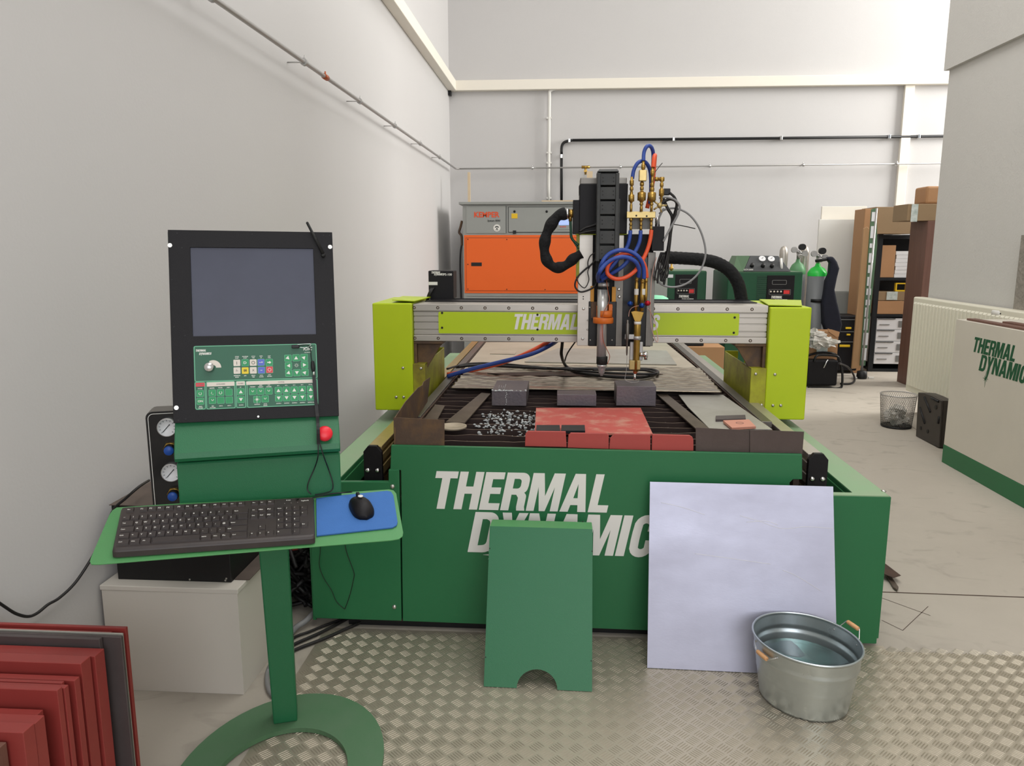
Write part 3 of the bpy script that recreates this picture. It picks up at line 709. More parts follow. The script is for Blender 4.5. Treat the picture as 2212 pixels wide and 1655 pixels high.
pb(1277, 652, 1291, 688, YC - .02, .012, 'slide_carrier', 'rust')
pb(1343, 555, 1400, 747, YC + .01, .012, 'gas_slide', 'black_gloss', .003)
# plasma torch
YT = YC - .075
def pxlathe(prof, Y, xa, name, mat, par=car, n=20, **k):   # prof: (radius in px, y px) down a vertical axis through px xa
    a = P(xa, prof[0][1], Y=Y); dd = (a - CAMP).dot(FW) / FPX
    m = MB()
    m.lathe([(max(.0003, r * dd), P(xa, y, Y=Y).z) for r, y in prof], (a.x, Y, 0), (0, 0, 1), n)
    return m.build(name, mat, par, **k)
pxlathe([(9, 610), (12, 611), (12, 618), (11, 619)], YT, 1304, 'torch_cap', 'steel')
pxlathe([(11.5, 619), (12, 620), (12, 624), (11, 625)], YT, 1304, 'torch_ring', 'rubber')
pxlathe([(11.3, 625), (11.3, 668), (10.6, 672), (10.6, 770)], YT, 1302, 'plasma_torch', 'torch_silver')
pxlathe([(11.5, 770), (12, 771), (12, 786), (11, 787)], YT, 1300.5, 'torch_collar', 'rubber')
pxlathe([(10, 787), (11, 788), (10.5, 792), (8, 793), (8, 798), (7, 799), (6.5, 805), (4, 807), (3, 812), (.5, 812)], YT, 1300, 'torch_tip', 'torch_silver')
m = MB()
pxlathe([(11, 671), (15, 671), (15, 685), (11, 685)], YT, 1308, 'clamp_hub', 'orange_clamp')
pxlathe([(11, 686), (21.5, 686), (22, 688), (22, 697), (21, 698), (11, 698)], YT, 1303, 'clamp_ring', 'orange_clamp', n=28)
pb(1315, 658, 1323, 672, YT, .05, 'clamp_arm', 'orange_clamp'); pb(1289, 661, 1296, 688, YT + .03, .04, 'clamp_arm', 'orange_clamp')
# drive box
db = pb(1252.5, 397, 1354, 505, YC - .04, .18, 'drive_box', 'black_satin', .003)
pb(1253.5, 384, 1354, 397.5, YC - .03, .16, 'drive_box_lid', 'alu_dark', .003)
for i in range(8): pb(1251, 400 + i * 2.6, 1254, 401.6 + i * 2.6, YC - .02, .1, 'cooling_fin', 'black', .0)
pb(1238, 432, 1253, 505, YC - .03, .12, 'junction_box', 'black_satin', .002)
# cable chain
ch = thing  # keep the name free
base = pb(1290, 430, 1336, 600, YC - .085, .012, 'cable_chain', 'chain', .002)
edges = [372, 401, 432, 464, 496, 528, 562]
for i in range(len(edges) - 1):
    y0, y1 = edges[i], edges[i + 1]; xo = 1290.5 - i * .5; x1 = 1337.5 - i * .6
    m = MB(); dz = YC - .15
    m.pxb(xo, y0 + 1, xo + 7, y1 + 3, dz, .06); m.pxb(x1 - 7, y0 + 1, x1, y1 + 3, dz, .06); m.pxb(xo + 5, y0 + 3, x1 - 5, y1 - 1, dz + .006, .052)
    m.build('chain_link', 'chain', base, bevel=.0025)
    for px, py in ((xo + 12, y0 + 12), (xo + 12, y0 + 20), (x1 - 12, y0 + 12), (x1 - 12, y0 + 20)):
        a = P(px, py, Y=dz + .006); MB().cyl(a, a - Vector((0, .001, 0)), .003, n=8).build('link_hole', 'screw_dark', base)
m = MB(); zc = P(1314, 372, Y=YC - .12).z
xo, x1 = P(1291, 372, Y=YC - .12).x, P(1337, 372, Y=YC - .12).x
m.hull8([(xo + .0, YC - .15, zc), (x1, YC - .15, zc), (x1, YC - .085, zc), (xo, YC - .085, zc)], [(xo + .006, YC - .125, zc + .012), (x1 - .006, YC - .125, zc + .012), (x1 - .006, YC - .07, zc + .012), (xo + .006, YC - .07, zc + .012)])
m.box(xo, x1, YC - .10, YC + .02, zc - .03, zc + .008)
m.build('chain_link', 'chain', base, bevel=.003)
pb(1288, 562, 1334, 606, YC - .12, .03, 'chain_end', 'rubber', .003)
# sleeve hose on the left
qs = lambda x, y, Y=YC - .02: P(x, y, Y=Y)
MB().tube([qs(1223, 461), qs(1205, 467), qs(1189, 488), qs(1179, 512), qs(1176, 540), qs(1183, 565), qs(1200, 578), qs(1222, 573), qs(1240, 558), qs(1256, 548)], lambda t: .026 - .004 * t + .003 * math.sin(t * 38), 12, 6).build('sleeved_hose', 'sleeve', car)
MB().cyl(qs(1222, 461.5), qs(1229, 461.5), .022, n=18).build('hose_clamp', 'chrome', car)
MB().cyl(qs(1229, 461.5), qs(1238, 461.5), .019, n=6).cyl(qs(1232, 461), qs(1232, 478), .008, n=8).build('cable_gland', 'brass', car)
MB().tube([qs(1232, 474), qs(1233, 495), qs(1235, 515), qs(1250, 530)], .006, 6, 5).tube([qs(1234, 505), qs(1238, 520), qs(1250, 538)], .004, 6, 5).build('green_lead', 'dark_green', car)
# leads hanging on the left of the side plate
ql = lambda x, y, Y=YC - .05: P(x, y, Y=Y)
MB().tube([ql(1288, 560), ql(1277, 572), ql(1262, 584), ql(1247, 600), ql(1242, 618), ql(1252, 630), ql(1268, 628), ql(1285, 618), ql(1292, 600)], .0042, 6, 6).tube([ql(1282, 565), ql(1270, 585), ql(1272, 605), ql(1263, 622), ql(1250, 612), ql(1245, 598)], .0022, 6, 6).tube([ql(1286, 546), ql(1276, 552), ql(1270, 566), ql(1271, 580)], .0025, 6, 6).build('hanging_lead', 'cable', car)
MB().tube([ql(1252, 500), ql(1265, 492), ql(1285, 486), ql(1292, 480)], .006, 6, 5).tube([ql(1250, 505), ql(1270, 500), ql(1290, 498)], .005, 6, 5).build('box_lead', 'cable', car)
# manifold and brass fittings
YM = YC - .12
mf = pb(1354, 457, 1416, 471, YM, .03, 'manifold', 'brass_pale', .002)
for p in ((1374.5, 466), (1397, 467)):
    a = P(*p, Y=YM); MB().cyl(a, a - Vector((0, .001, 0)), .004, n=10).build('manifold_hole', 'screw_dark', mf)
pb(1362, 471, 1410, 495, YM + .04, .01, 'mounting_plate', 'ink_grey', .001)
nut = lambda a, b, r, s=1.5: [(r - s, a), (r, a + 1), (r, b - 1), (r - s, b)]
pxlathe([(2.5, 382)] + nut(389, 401, 4.5) + [(3, 403)] + nut(404, 412, 4) + [(3.5, 417)] + nut(420, 436, 6.5, 3) + [(2, 440), (3, 443), (3, 450), (3, 457)], YM - .01, 1365, 'fitting', 'brass', mf, 12)
pxlathe([(3, 346)] + nut(354, 366, 4.5) + [(3, 368)], YM - .01, 1390, 'fitting', 'brass', mf, 12)
pb(1381, 367, 1397, 391, YM - .03, .03, 'pale_valve', 'brass_pale', .003, mf)
pxlathe([(3, 391)] + nut(393, 402, 4.5) + nut(403, 411, 4) + [(4, 413)] + nut(415, 434, 9, 3.5) + [(3.5, 437)] + nut(438, 444, 4) + [(3, 446), (3.5, 449), (3.5, 457)], YM - .01, 1387, 'fitting', 'brass', mf, 14)
pxlathe([(3.5, 362)] + nut(367, 380, 4.5) + [(3.5, 384), (3.5, 394)] + nut(395, 404, 4.5) + nut(405, 413, 5) + nut(415, 434, 9, 3.5) + [(3.5, 437)] + nut(438, 444, 4) + [(3, 446), (3, 457)], YM - .01, 1410, 'fitting', 'brass', mf, 14)
m = MB(); a = lambda x, y: P(x, y, Y=YM - .01)
m.cyl(a(1414, 387), a(1422, 387), .009, n=6).cyl(a(1422, 387), a(1430, 387), .007, n=10).cyl(a(1425, 387), a(1435, 387), .009, n=6)
m.build('side_elbow', 'brass', mf)
pxlathe([(3, 383), (4.5, 386), (3.5, 392)] + nut(395, 404, 4) + [(3, 406)] + nut(408, 424, 5.5, 2) + [(2.5, 427), (2.5, 436)], YM - .01, 1430, 'fitting', 'brass', mf, 12)
m = MB(); c = P(1425, 444, Y=YM - .01); m.ball(c, .012, 10)
for an in range(5): m.cyl(c, c + Vector((math.cos(an * 1.25) * .03, 0, math.sin(an * 1.25) * .03)), .004, n=6)
m.build('star_coupling', 'brass_pale', mf)
for xx, kk in ((1364, 0), (1386, 1), (1408, 2)):
    pxlathe(nut(471, 478, 4) + [(2.5, 480)] + nut(482, 488, 3.5) + [(3, 490), (3, 500)], YM + .01, xx - 1, 'fitting', 'brass', mf, 10)
# hoses
h = lambda x, y, Y=YM: P(x, y, Y=Y)
def hose(pts, r, name, mat, Y=None, sub=7):
    return MB().tube([P(p[0], p[1], Y=(p[2] if len(p) > 2 else (Y or YM))) for p in pts], r, 10, sub).build(name, mat, car)
hose([(1366, 386), (1369, 368), (1377, 353), (1388, 348, YM + .01), (1399, 356, YM + .03), (1405, 375, YM + .05), (1406, 410, YM + .06), (1404, 440, YM + .06)], .0082, 'blue_hose', 'hose_blue')
hose([(1390, 348, YM - .01), (1391, 330), (1396, 318), (1403, 315, YM + .01), (1409, 322, YM + .03), (1411, 340, YM + .05), (1409, 400, YM + .07)], .0082, 'blue_hose', 'hose_blue')
hose([(1411, 362, YM - .01), (1413, 342), (1415, 336, YM + .02), (1414, 345, YM + .05), (1409, 400, YM + .07), (1398, 450, YM + .08)], .0095, 'orange_hose', 'hose_orange')
hose([(1362, 498), (1359, 520), (1352, 538), (1338, 556, YM - .03), (1318, 580, YM - .03), (1308, 590, YM - .02), (1298, 600, YM)], .0085, 'blue_hose', 'hose_blue')
hose([(1384, 498), (1382, 520), (1374, 540), (1360, 560, YM - .02), (1342, 578, YM - .03), (1320, 592, YM - .02), (1300, 604, YM)], .0085, 'blue_hose', 'hose_blue')
hose([(1407, 497), (1405, 515), (1399, 538), (1388, 562, YM - .01), (1372, 585, YM - .04), (1350, 600, YM - .05), (1328, 602, YM - .05), (1312, 590, YM - .05), (1316, 570, YM - .04), (1335, 553, YM - .04), (1358, 547, YM - .04), (1380, 556, YM - .03), (1393, 575, YM - .02), (1397, 600, YM - .01)], .0088, 'orange_hose', 'hose_orange')
hose([(1303, 612, YT), (1296, 600, YT - .01), (1298, 575, YM - .06), (1312, 552, YM - .06), (1335, 541, YM - .06), (1360, 543, YM - .05), (1380, 556, YM - .05), (1390, 578, YM - .03), (1391, 602, YM - .02)], .009, 'blue_hose', 'hose_blue')
hose([(1300, 612, YT), (1292, 605, YT - .02), (1294, 590, YM - .08), (1310, 569, YM - .08), (1332, 557, YM - .08), (1354, 556, YM - .07), (1373, 566, YM - .06), (1380, 582, YM - .04), (1379, 598, YM - .02)], .009, 'blue_hose', 'hose_blue')
# oxy fuel torch
YO = YC - .09
ox = pxlathe([(3, 598)] + nut(600, 608, 4) + [(3.6, 610), (4.2, 612), (4.6, 640), (4, 652), (4, 672)], YO, 1375.5, 'torch_tube', 'brass', car, 10)
pxlathe([(3, 602)] + nut(604, 612, 4.5) + [(4.2, 614), (4.8, 640), (4.6, 672)], YO, 1388, 'torch_tube', 'brass', car, 10)
pxlathe([(3, 600)] + nut(602, 610, 4) + [(3.6, 612), (4, 640), (3, 650)], YO + .02, 1396, 'torch_tube', 'brass', car, 10)
for xx, mm in ((1374, 'white_plastic'), (1388, 'white_plastic')): pxlathe([(4.8, 624), (5, 625), (5, 636), (4.8, 637)], YO, xx + 1, 'tube_label', mm, car, 10)
for (x, y), mm in (((1361, 656), 'blue_anod'), ((1386.5, 660), 'blue_anod'), ((1399, 655), 'red_anod')):
    c = P(x, y, Y=YO - .03); MB().ball(c, .0135, 14, .9).cyl(c - Vector((0, .013, 0)), c - Vector((0, .016, 0)), .003, n=8).cyl(c, c + Vector((.01 if x < 1380 else -.005, .03, 0)), .004, n=8).build('valve_knob', mm, car)
MB().pxp([(1363, 674), (1370, 672), (1384, 673), (1391, 675), (1384, 695), (1371, 695)], YO - .012, .024).build('torch_yoke', 'brass', car, bevel=.002)
pxlathe([(7, 694), (7.3, 696), (7.3, 722), (7, 724), (6.8, 780), (6, 802), (3, 803)], YO, 1377, 'gas_torch', 'brass', car, 16)
pxlathe([(7.7, 694.5), (7.7, 700.5)], YO, 1377.3, 'torch_band', 'white_plastic', car, 16)
pxlathe([(8.2, 726), (8.2, 734)], YO, 1376.5, 'torch_band', 'steel', car, 16)
pb(1350, 722.5, 1371, 733, YO - .004, .01, 'probe_clamp', 'steel')
pxlathe([(1.5, 691), (2.4, 693), (2, 697), (3.5, 700), (3.8, 722), (3.5, 733), (2.2, 736), (2, 760), (1, 768)], YO - .01, 1356, 'height_probe', 'alu_dark', car, 10)
MB().tube([P(1354.5, 764, Y=YO - .01), P(1353, 800, Y=YO - .01), P(1350, 818, Y=YO - .01), P(1356, 824, Y=YO - .02), P(1367, 826, Y=YO - .025), P(1378, 825, Y=YO - .01), P(1380, 821, Y=YO + .005)], .0011, 5, 5).build('probe_rod', 'steel', car)
pb(1361, 739, 1388, 779, YO + .015, .02, 'torch_holder', 'steel', .003)
pb(1360, 779, 1371, 799, YO - .02, .03, 'clamp_jaw', 'brass_pale', .002); pb(1376, 779, 1383, 799, YO - .02, .03, 'clamp_jaw', 'brass_pale', .002)
pxlathe([(5, 797), (4.5, 806), (3, 807)], YO, 1372.5, 'cutting_nozzle', 'copper', car, 12)
pxlathe([(2.8, 806), (2.5, 818), (1.5, 821)], YO, 1371.5, 'cutting_nozzle', 'chrome', car, 12)
MB().cyl(P(1382, 766, Y=YO), P(1390, 766, Y=YO), .009, n=12).cyl(P(1389, 766, Y=YO), P(1399, 766, Y=YO), .013, n=8).cyl(P(1395, 766, Y=YO), P(1395, 777, Y=YO), .008, n=8).build('clamp_screw', 'chrome', car)
hose([(1302, 540, YM), (1312, 620, YT - .03), (1316, 650, YT - .03), (1304, 675, YT - .035), (1301, 700, YT - .035), (1303, 735, YT - .03), (1311, 755, YT - .03), (1317, 770, YT - .02), (1312, 787, YT - .02)], .0014, 'copper_wire', 'copper')
hose([(1418, 556, YC - .06), (1408, 598, YC - .05), (1405, 660, YC - .05), (1407, 705, YC - .04), (1416, 735, YC - .02), (1421, 737, YC), (1420, 722, YC), (1413, 690, YC), (1400, 666, YO)], .0016, 'pink_wire', 'pink_wire')
hose([(1358, 684, YO), (1360, 672, YO), (1367, 664, YO - .01), (1382, 660, YO - .03)], .0014, 'pink_wire', 'pink_wire')
# right-hand box and cable bunch
pb(1409, 489, 1434, 542, YC - .06, .1, 'relay_box', 'black_satin', .002)
pb(1434, 407, 1448, 421, YC - .05, .04, 'plug', 'black', .003)
hose([(1446, 416), (1458, 428), (1462, 447), (1456, 474), (1448, 500), (1443, 540), (1435, 575), (1425, 590)], .0055, 'cable_bunch', 'cable', YC - .05)
hose([(1424, 428), (1440, 426), (1458, 432), (1468, 446), (1464, 464), (1452, 486), (1440, 508), (1433, 522)], .005, 'cable_bunch', 'cable_grey', YC - .07)
hose([(1424, 450), (1434, 436), (1450, 430), (1462, 440), (1455, 470), (1450, 490), (1446, 530), (1438, 585), (1428, 608)], .0065, 'cable_bunch', 'cable', YC - .04)
hose([(1432, 428), (1442, 450), (1452, 470), (1449, 500), (1441, 550), (1436, 580)], .007, 'cable_bunch', 'cable', YC - .03)
for i, (x, y) in enumerate(((1414, 606), (1420, 612), (1427, 604), (1434, 614), (1440, 600))):
    hose([(1428 + i * 2, 545), (1420 + i * 4, 570), (x, y), (x + 4, y - 22), (1432 + i * 2, 550)], .0036, 'looped_lead', 'cable', YC - .06 + i * .008)
hose([(1452, 484), (1475, 488), (1502, 494)], .0022, 'cable_tie', 'cable', YC - .03)
hose([(1415, 372), (1424, 360), (1431, 352)], .0014, 'cable_tie', 'cable', YM)
hose([(1424, 462), (1436, 453), (1458, 450), (1484, 460), (1505, 483), (1519, 515), (1524, 550), (1513, 584), (1489, 609), (1460, 620), (1432, 616), (1414, 598), (1410, 580)], .0045, 'grey_cable', 'cable_grey', YC - .03)
hose([(1434, 450), (1424, 470), (1420, 490)], .0045, 'relay_lead', 'cable_grey', YC - .04)
MB().cyl(P(1420, 470, Y=YC - .03), P(1420, 489, Y=YC - .03), .011, n=10).build('relay_gland', 'chrome', car)
# black sleeved duct that arcs over the right of the gantry
dq = lambda x, y: P(x, y, Y=4.0)
m = MB(); m.tube([dq(1436, 556), dq(1475, 558), dq(1515, 561), dq(1548, 568), dq(1576, 585), dq(1594, 612), dq(1601, 642), dq(1602, 654)], lambda t: .032 + .001 * math.sin(t * 160), 14, 8)
m.build('sleeved_duct', 'sleeve', label='thick black sleeved duct arching down behind the right part of the gantry', cat='duct')
# hoses and cables that hang under the bridge
m = MB(); hq = lambda x, y, Y=4.12: P(x, y, Y=Y)
m.tube([hq(1200, 728, 3.9), hq(1178, 742), hq(1140, 762), hq(1085, 784), hq(1020, 800), hq(966, 809)], .011, 10, 6).build('hose', 'hose_orange', label='orange hose running from under the beam to the left lime cover', cat='hose')
m = MB(); m.tube([hq(1212, 728, 3.9), hq(1192, 744, 4.10), hq(1148, 765, 4.08), hq(1085, 781, 4.08), hq(1020, 797, 4.07), hq(966, 813, 4.07)], .011, 10, 6).build('hose', 'hose_blue', label='dark blue hose beside the orange one under the beam', cat='hose')
tz = ZT + .034
tp = lambda x, y, z=tz: P(x, y, Z=z)
m = MB(); m.tube([hq(1216, 728, 3.95), hq(1214, 748, 4.0), hq(1213, 768, 4.05), tp(1222, 790), tp(1245, 803), tp(1290, 811), tp(1340, 815), tp(1385, 815), tp(1412, 810), tp(1421, 804), tp(1408, 799), tp(1370, 797), tp(1320, 797), tp(1250, 797), tp(1180, 796), tp(1100, 792), tp(1030, 789), tp(985, 793)], .0085, 8, 7)
m.build('power_cable', 'cable', label='thick black cable dropping from the beam and looping across the steel sheets', cat='cable')
m = MB(); m.tube([tp(966, 797, tz + .02), tp(1010, 786), tp(1070, 785), tp(1150, 792), tp(1240, 800, tz + .01), tp(1320, 806, tz + .012), tp(1400, 808, tz + .012), tp(1418, 806, tz + .015), tp(1390, 800, tz + .012), tp(1330, 799, tz + .012), tp(1280, 799, tz + .012)], .0055, 8, 7)
m.build('power_cable', 'cable', label='thinner black cable lying beside the thick one on the steel sheets', cat='cable')
m = MB(); m.tube([hq(1248, 732, 3.9), hq(1238, 745, 3.95), hq(1225, 765, 4.0), tp(1219, 784)], .004, 6, 6).build('power_cable', 'cable', label='thin short black lead hanging from the beam onto the thick cable', cat='cable')

# ================================================================ THE OPERATOR CONSOLE
FS = Fr((-.94, 1.876, 1.178), 18.85, -12.3, .6)          # plane of the screen, origin at the screen's lower left corner
PO = P(617, 1566, Z=.012)
con = thing('control_console', 'green pedestal control console with dark touch screen and key panel on its front', 'control console', (PO.x, PO.y + .03, 0))
def fu(x, y, yy=0): return FS.un(x, y, y=yy)
def c2(x, y): return (400 + x * .1537, 730 + y * .1537)
TL, TR, BR, BL = fu(361, 496.7), fu(718.4, 502.6), fu(731.3, 900), fu(376.7, 913)
px0, px1, pz0, pz1 = (TL.x + BL.x) / 2, (TR.x + BR.x) / 2, (BL.z + BR.z) / 2, (TL.z + TR.z) / 2
m = MB(FS); sw, sh = .304, .228
m.flat(curve2d([[(px0, pz0), (px1, pz0), (px1, pz1), (px0, pz1)], [(0, 0), (0, sh), (sw, sh), (sw, 0)]]), 0, 0, .004, depth=.007)
m.box(px0, px1, .004, .02, pz0, pz1)
fp = m.build('face_plate', 'black_satin', con, bevel=.0008)
MB(FS).box(0, sw, .001, .0045, 0, sh).build('screen', 'screen', con)
for p in ((367, 530), (713, 533.5), (381, 881)):
    a = fu(*p, -.003); MB(FS).lathe([(.0022, .001), (.0026, .004), (.0048, .0035), (.0055, 0), (.0055, -.001)], (a.x, -.003, a.z), (0, 1, 0), 16).build('plate_screw', 'bolt', fp)
for p in ((382.5, 503.5), (544.5, 505.5), (699, 508), (712, 508), (393, 535), (371, 604), (716, 604), (375.5, 706), (399.5, 725), (697.5, 700), (719, 700), (726, 866), (401, 905), (385, 908)):
    a = fu(*p, -.003); MB(FS).cyl((a.x, -.0031, a.z), (a.x, -.0036, a.z), .0018, n=8).build('screw_hole', 'black', fp)
a = fu(558, 900, -.003); MB(FS).cyl((a.x, -.003, a.z), (a.x, -.0045, a.z), .0026, n=10).build('small_screw', 'bolt', fp)
# antenna
a = fu(698, 548, -.012); b = fu(664, 482, -.02)
MB(FS).cyl(a, b, .0042, .0036, 10).cyl((a.x, -.002, a.z - .004), a, .0045, n=10).ball(b, .0037, 8).ball((a.x, -.01, a.z - .004), .006, 10).build('antenna', 'rubber', con)
# housing behind and below the plate (world-upright frame with the console's yaw)
FB = Fr(FS.w((px0, .0, pz0)), 18.85, 0, 0)
Wd = px1 - px0
up1 = FS.w((px0, 0, pz1)) - FS.w((px0, 0, pz0)); L1 = up1.length
ct, st = math.cos(math.radians(12.3)), math.sin(math.radians(12.3))
def prof(pts, name, mat, x0=0, x1=None, bevel=.002, par=con):
    x1 = Wd if x1 is None else x1
    m = MB(FB); m.extr([(x0, y, z) for y, z in pts], (0, 0, 0))
    m = MB(FB); A = [(x0, y, z) for y, z in pts]; B = [(x1, y, z) for y, z in pts]; m.hull8(A, B)
    return m.build(name, mat, par, bevel=bevel)
zl_ = FB.un(386, 1000, y=-.03).z; zl2 = FB.un(388, 1089, y=.0).z
lip = [(.012, 0), (-.036, zl_ + .026), (-.039, zl_ + .012), (-.034, zl_ + .003), (-.02, zl_), (.10, zl_), (.13, zl_ + .02), (.13 + .02, 0), (L1 * st + .10, L1 * ct - .03), (L1 * st + .07, L1 * ct - .003), (L1 * st + .018, L1 * ct - .003)]
prof(lip, 'upper_housing', 'green_console', .001, Wd - .001, .0025)
prof([(-.014, zl_ - .004), (-.018, zl_ - .010), (-.018, zl2 + .0), (-.01, zl2 - .02), (.11, zl2 - .02), (.11, zl_ - .004)], 'lower_housing', 'green_console', .002, Wd - .002, .003)
a = FB.un(702, 945, y=-.045)
MB(FB).lathe([(.001, .03), (.012, .0298), (.0185, .026), (.0205, .019), (.019, .013), (.011, .008), (.011, -.02)], (a.x, -.018, a.z), (0, -1, .45), 24).build('stop_button', 'estop', con, label='red mushroom stop button')
# key panel
def G(mb, g, cx, cy, sc=1, y=-.0032, **k):
    a = fu(*c2(cx, cy), y); mb.flat(g, a.x, a.z, y, sc, **k); return a
def cc(x, y): return fu(*c2(x, y), -.0032)
A, B = cc(125, 600), cc(1865, 90); kz = .0436 / 283
def panel_rect(x0, y0, x1, y1, tl=None):
    a, b = cc(x0, y1), cc(x1, y0); return a.x, b.x, a.z, b.z
m = MB(FS); rects = [(128, 100, 1850, 590, 0), (140, 620, 285, 1005, 0), (295, 612, 703, 995, 0), (715, 608, 852, 982, 0), (868, 590, 1862, 960, 0)]
m2 = MB(FS); m3 = MB(FS)
xa = xb = None
boxes = []
for (x0, y0, x1, y1, _) in rects:
    a0, b0 = cc((x0 + x1) / 2 * 0 + x0, (y0 + y1) / 2), cc(x1, (y0 + y1) / 2); zt_, zb_ = cc((x0 + x1) / 2, y0).z, cc((x0 + x1) / 2, y1).z
    m2.flat(frame2(a0.x, b0.x, zb_, zt_, .0013, .004), 0, 0, -.0036, depth=.0003); boxes.append((a0.x, b0.x, zb_, zt_))
X0 = min(b[0] for b in boxes) - .001; X1 = max(b[1] for b in boxes) + .001; Z0 = min(b[2] for b in boxes) - .001; Z1 = max(b[3] for b in boxes) + .001
m.flat(solid2(X0, X1, Z0, Z1, .005), 0, 0, -.003, depth=.0008)
kp = m.build('key_panel', 'panel_green', con)
m2.build('panel_outline', 'mint_line', kp)
for cx, y, wd, kk, hh, tx in ((212, 658, 125, 'key_red', 52, 'ON / OFF'), (500, 650, 386, 'key_white', 58, 'AUXILIARIES'), (780, 640, 118, 'key_white', 56, 'PLASMA'), (1350, 622, 965, 'key_white', 48, 'OXYFUEL')):
    a = cc(cx, y); dx = cc(cx + wd / 2, y).x - a.x; dz = a.z - cc(cx, y + hh / 2).z
    MB(FS).flat(solid2(-dx, dx, -dz, dz, .001), a.x, a.z, -.0036, depth=.0004).build('panel_header', kk, kp)
    (m3 if kk != 'key_red' else m3).flat(txt(tx, .01), a.x, a.z, -.0041, .0042, .9, depth=.0002)
hdr = m3.build('header_text', 'ink_grey', kp)
wt = MB(FS)     # white print
wl = MB(FS)
a = cc(145, 195); word(wl, 'THERMAL', a.x, a.z, -.0036, .0055, 1, .2, depth=.0003)
a = cc(195, 240); word(wl, 'DYNAMICS', a.x, a.z, -.0036, .0058, 1, .2, depth=.0003)
wl.build('maker_print', 'letter', kp); wl = MB(FS)
a = cc(1722, 155); wl.flat(txt('iCnC', .03), a.x, a.z, -.0036, .0115, .9, .2, depth=.0003)
a = cc(1720, 205); wl.flat(txt('PERFORMANCE', .02), a.x, a.z, -.0036, .0026, .9, .1, depth=.0003)
wl.build('model_print', 'letter', kp)
def cap(cx, cy, t, sz=.0034):
    for i, ln in enumerate(t.split('|')):
        a = cc(cx, cy + i * 22); wt.flat(txt(ln, .03), a.x, a.z, -.0036, sz, .9, depth=.0003)
bs = MB(FS)
def key(cx, cy, mat, icon=None, w_=48):
    a = cc(cx, cy); hx = (cc(cx + w_, cy).x - cc(cx - w_, cy).x) / 2; hz = hx * 1.0
    k = MB(FS).flat(solid2(-hx, hx, -hz, hz, .0018), a.x, a.z, -.0036, depth=.0009).build('key_button', mat, kp)
    if mat in ('key_green', 'key_red', 'key_blue'):
        MB(FS).flat(frame2(-hx - .0004, hx + .0004, -hz - .0004, hz + .0004, .0006, .002), a.x, a.z, -.0036, depth=.0011).build('key_border', 'mint_line', kp)
    if icon:
        g, wh = icon
        (wt if wh else bs).flat(g, a.x, a.z, -.0045, hx * .95, depth=.0003)
def rotg(pts, an): c, s_ = math.cos(an), math.sin(an); return curve2d([[(x * c - y * s_, x * s_ + y * c) for x, y in pts]])
tri = [(-.62, -.5), (.62, -.5), (0, .55)]
T = {k: (rotg(tri, math.radians(k)), True) for k in (0, 45, 90, 135, 180, 225, 270, 315)}
pw = (curve2d([strokepoly(arc(0, -.05, .42, 60, -240, 14), .14)]), True)
yv = (curve2d([strokepoly([(-.35, .4), (-.2, .05), (0, -.12), (.2, .05), (.35, .4)], .14)]), True)
arr = [(-.6, .18), (.05, .18), (.05, .5), (.62, 0), (.05, -.5), (.05, -.18), (-.6, -.18)]
ar = (curve2d([arr]), True)
ring = (curve2d([arc(0, 0, .55, 0, 330, 16), arc(0, 0, .42, 0, 330, 16)]), False)
ringw = (ring[0], True)
for cx, cy, mt_, ic, t0 in ((727, 352, 'key_white', (txt('|', .03), False), 'CYCLE|START'), (843, 350, 'key_green', (curve2d([[(-.5, -.4), (.15, -.4), (.5, 0), (.15, .4), (-.5, .4)], [(-.34, -.24), (.08, -.24), (.3, 0), (.08, .24), (-.34, .24)]]), True), 'PROGRAM|START'), (957, 348, 'key_white', ring, 'CYCLE|TIME'), (1067, 345, 'key_blue', (txt('~+', .03), True), 'PATH|UP'), (1182, 345, 'key_green', ar, 'FAST|FWD')):
    key(cx, cy, mt_, ic); cap(cx, cy - 88, t0)
for cx, cy, mt_, ic, t0 in ((729, 460, 'key_white', (txt('/-', .02), False), 'REFERENCE|MODE'), (845, 460, 'key_yellow', (txt('00', .03), False), 'JOG'), (958, 457, 'key_white', (txt('X', .0), False), 'PIERCE|TIME'), (1072, 455, 'key_blue', (txt('~', .03), True), 'PATH|DOWN'), (1186, 448, 'key_red', ringw, 'PART|RETURN')):
    key(cx, cy, mt_, ic); cap(cx, cy + 72, t0)
for r_, row in enumerate(((135 + 90, 0, 225), (90, None, 270), (225 - 180 + 0, 180, 315))):
    for c_, an in enumerate(row):
        cx, cy = 1446 + c_ * 113 + r_ * 6, 287 - c_ * 6 + r_ * 105
        if an is None:
            for k in range(8): 
                a = cc(cx, cy); v0 = Vector((math.cos(k * math.pi / 4), math.sin(k * math.pi / 4)))
                wt.flat(curve2d([strokepoly([tuple(v0 * .3), tuple(v0 * .9)], .12)]), a.x, a.z, -.0036, .0062, depth=.0003)
            continue
        an = {(0, 0): 225, (0, 1): 0, (0, 2): 135 + 180, (1, 0): 90, (1, 2): 270, (2, 0): 225 - 180 + 180, (2, 1): 180, (2, 2): 315}[(r_, c_)]
        key(cx, cy, 'key_green', T[an % 360])
key(212, 782, 'key_green', pw); cap(210, 715, 'POWER'); key(215, 892, 'key_green', (txt('ON', .02), True)); cap(218, 965, 'MAIN|POWER')
for i, (cx, cy, ic, t0) in enumerate(((382, 775, (txt('/_', .02), True), 'MARKER'), (498, 770, pw, 'WATER'), (615, 765, None, 'AUX 1'), (386, 880, yv, ''), (502, 878, None, ''), (620, 874, None, ''))):
    key(cx, cy, 'key_green', ic)
    if t0: cap(cx - 4, cy - 68, t0)
cap(388, 960, 'PIPE|CUTTING'); cap(503, 956, 'AUX 2'); cap(620, 952, 'AUX 3')
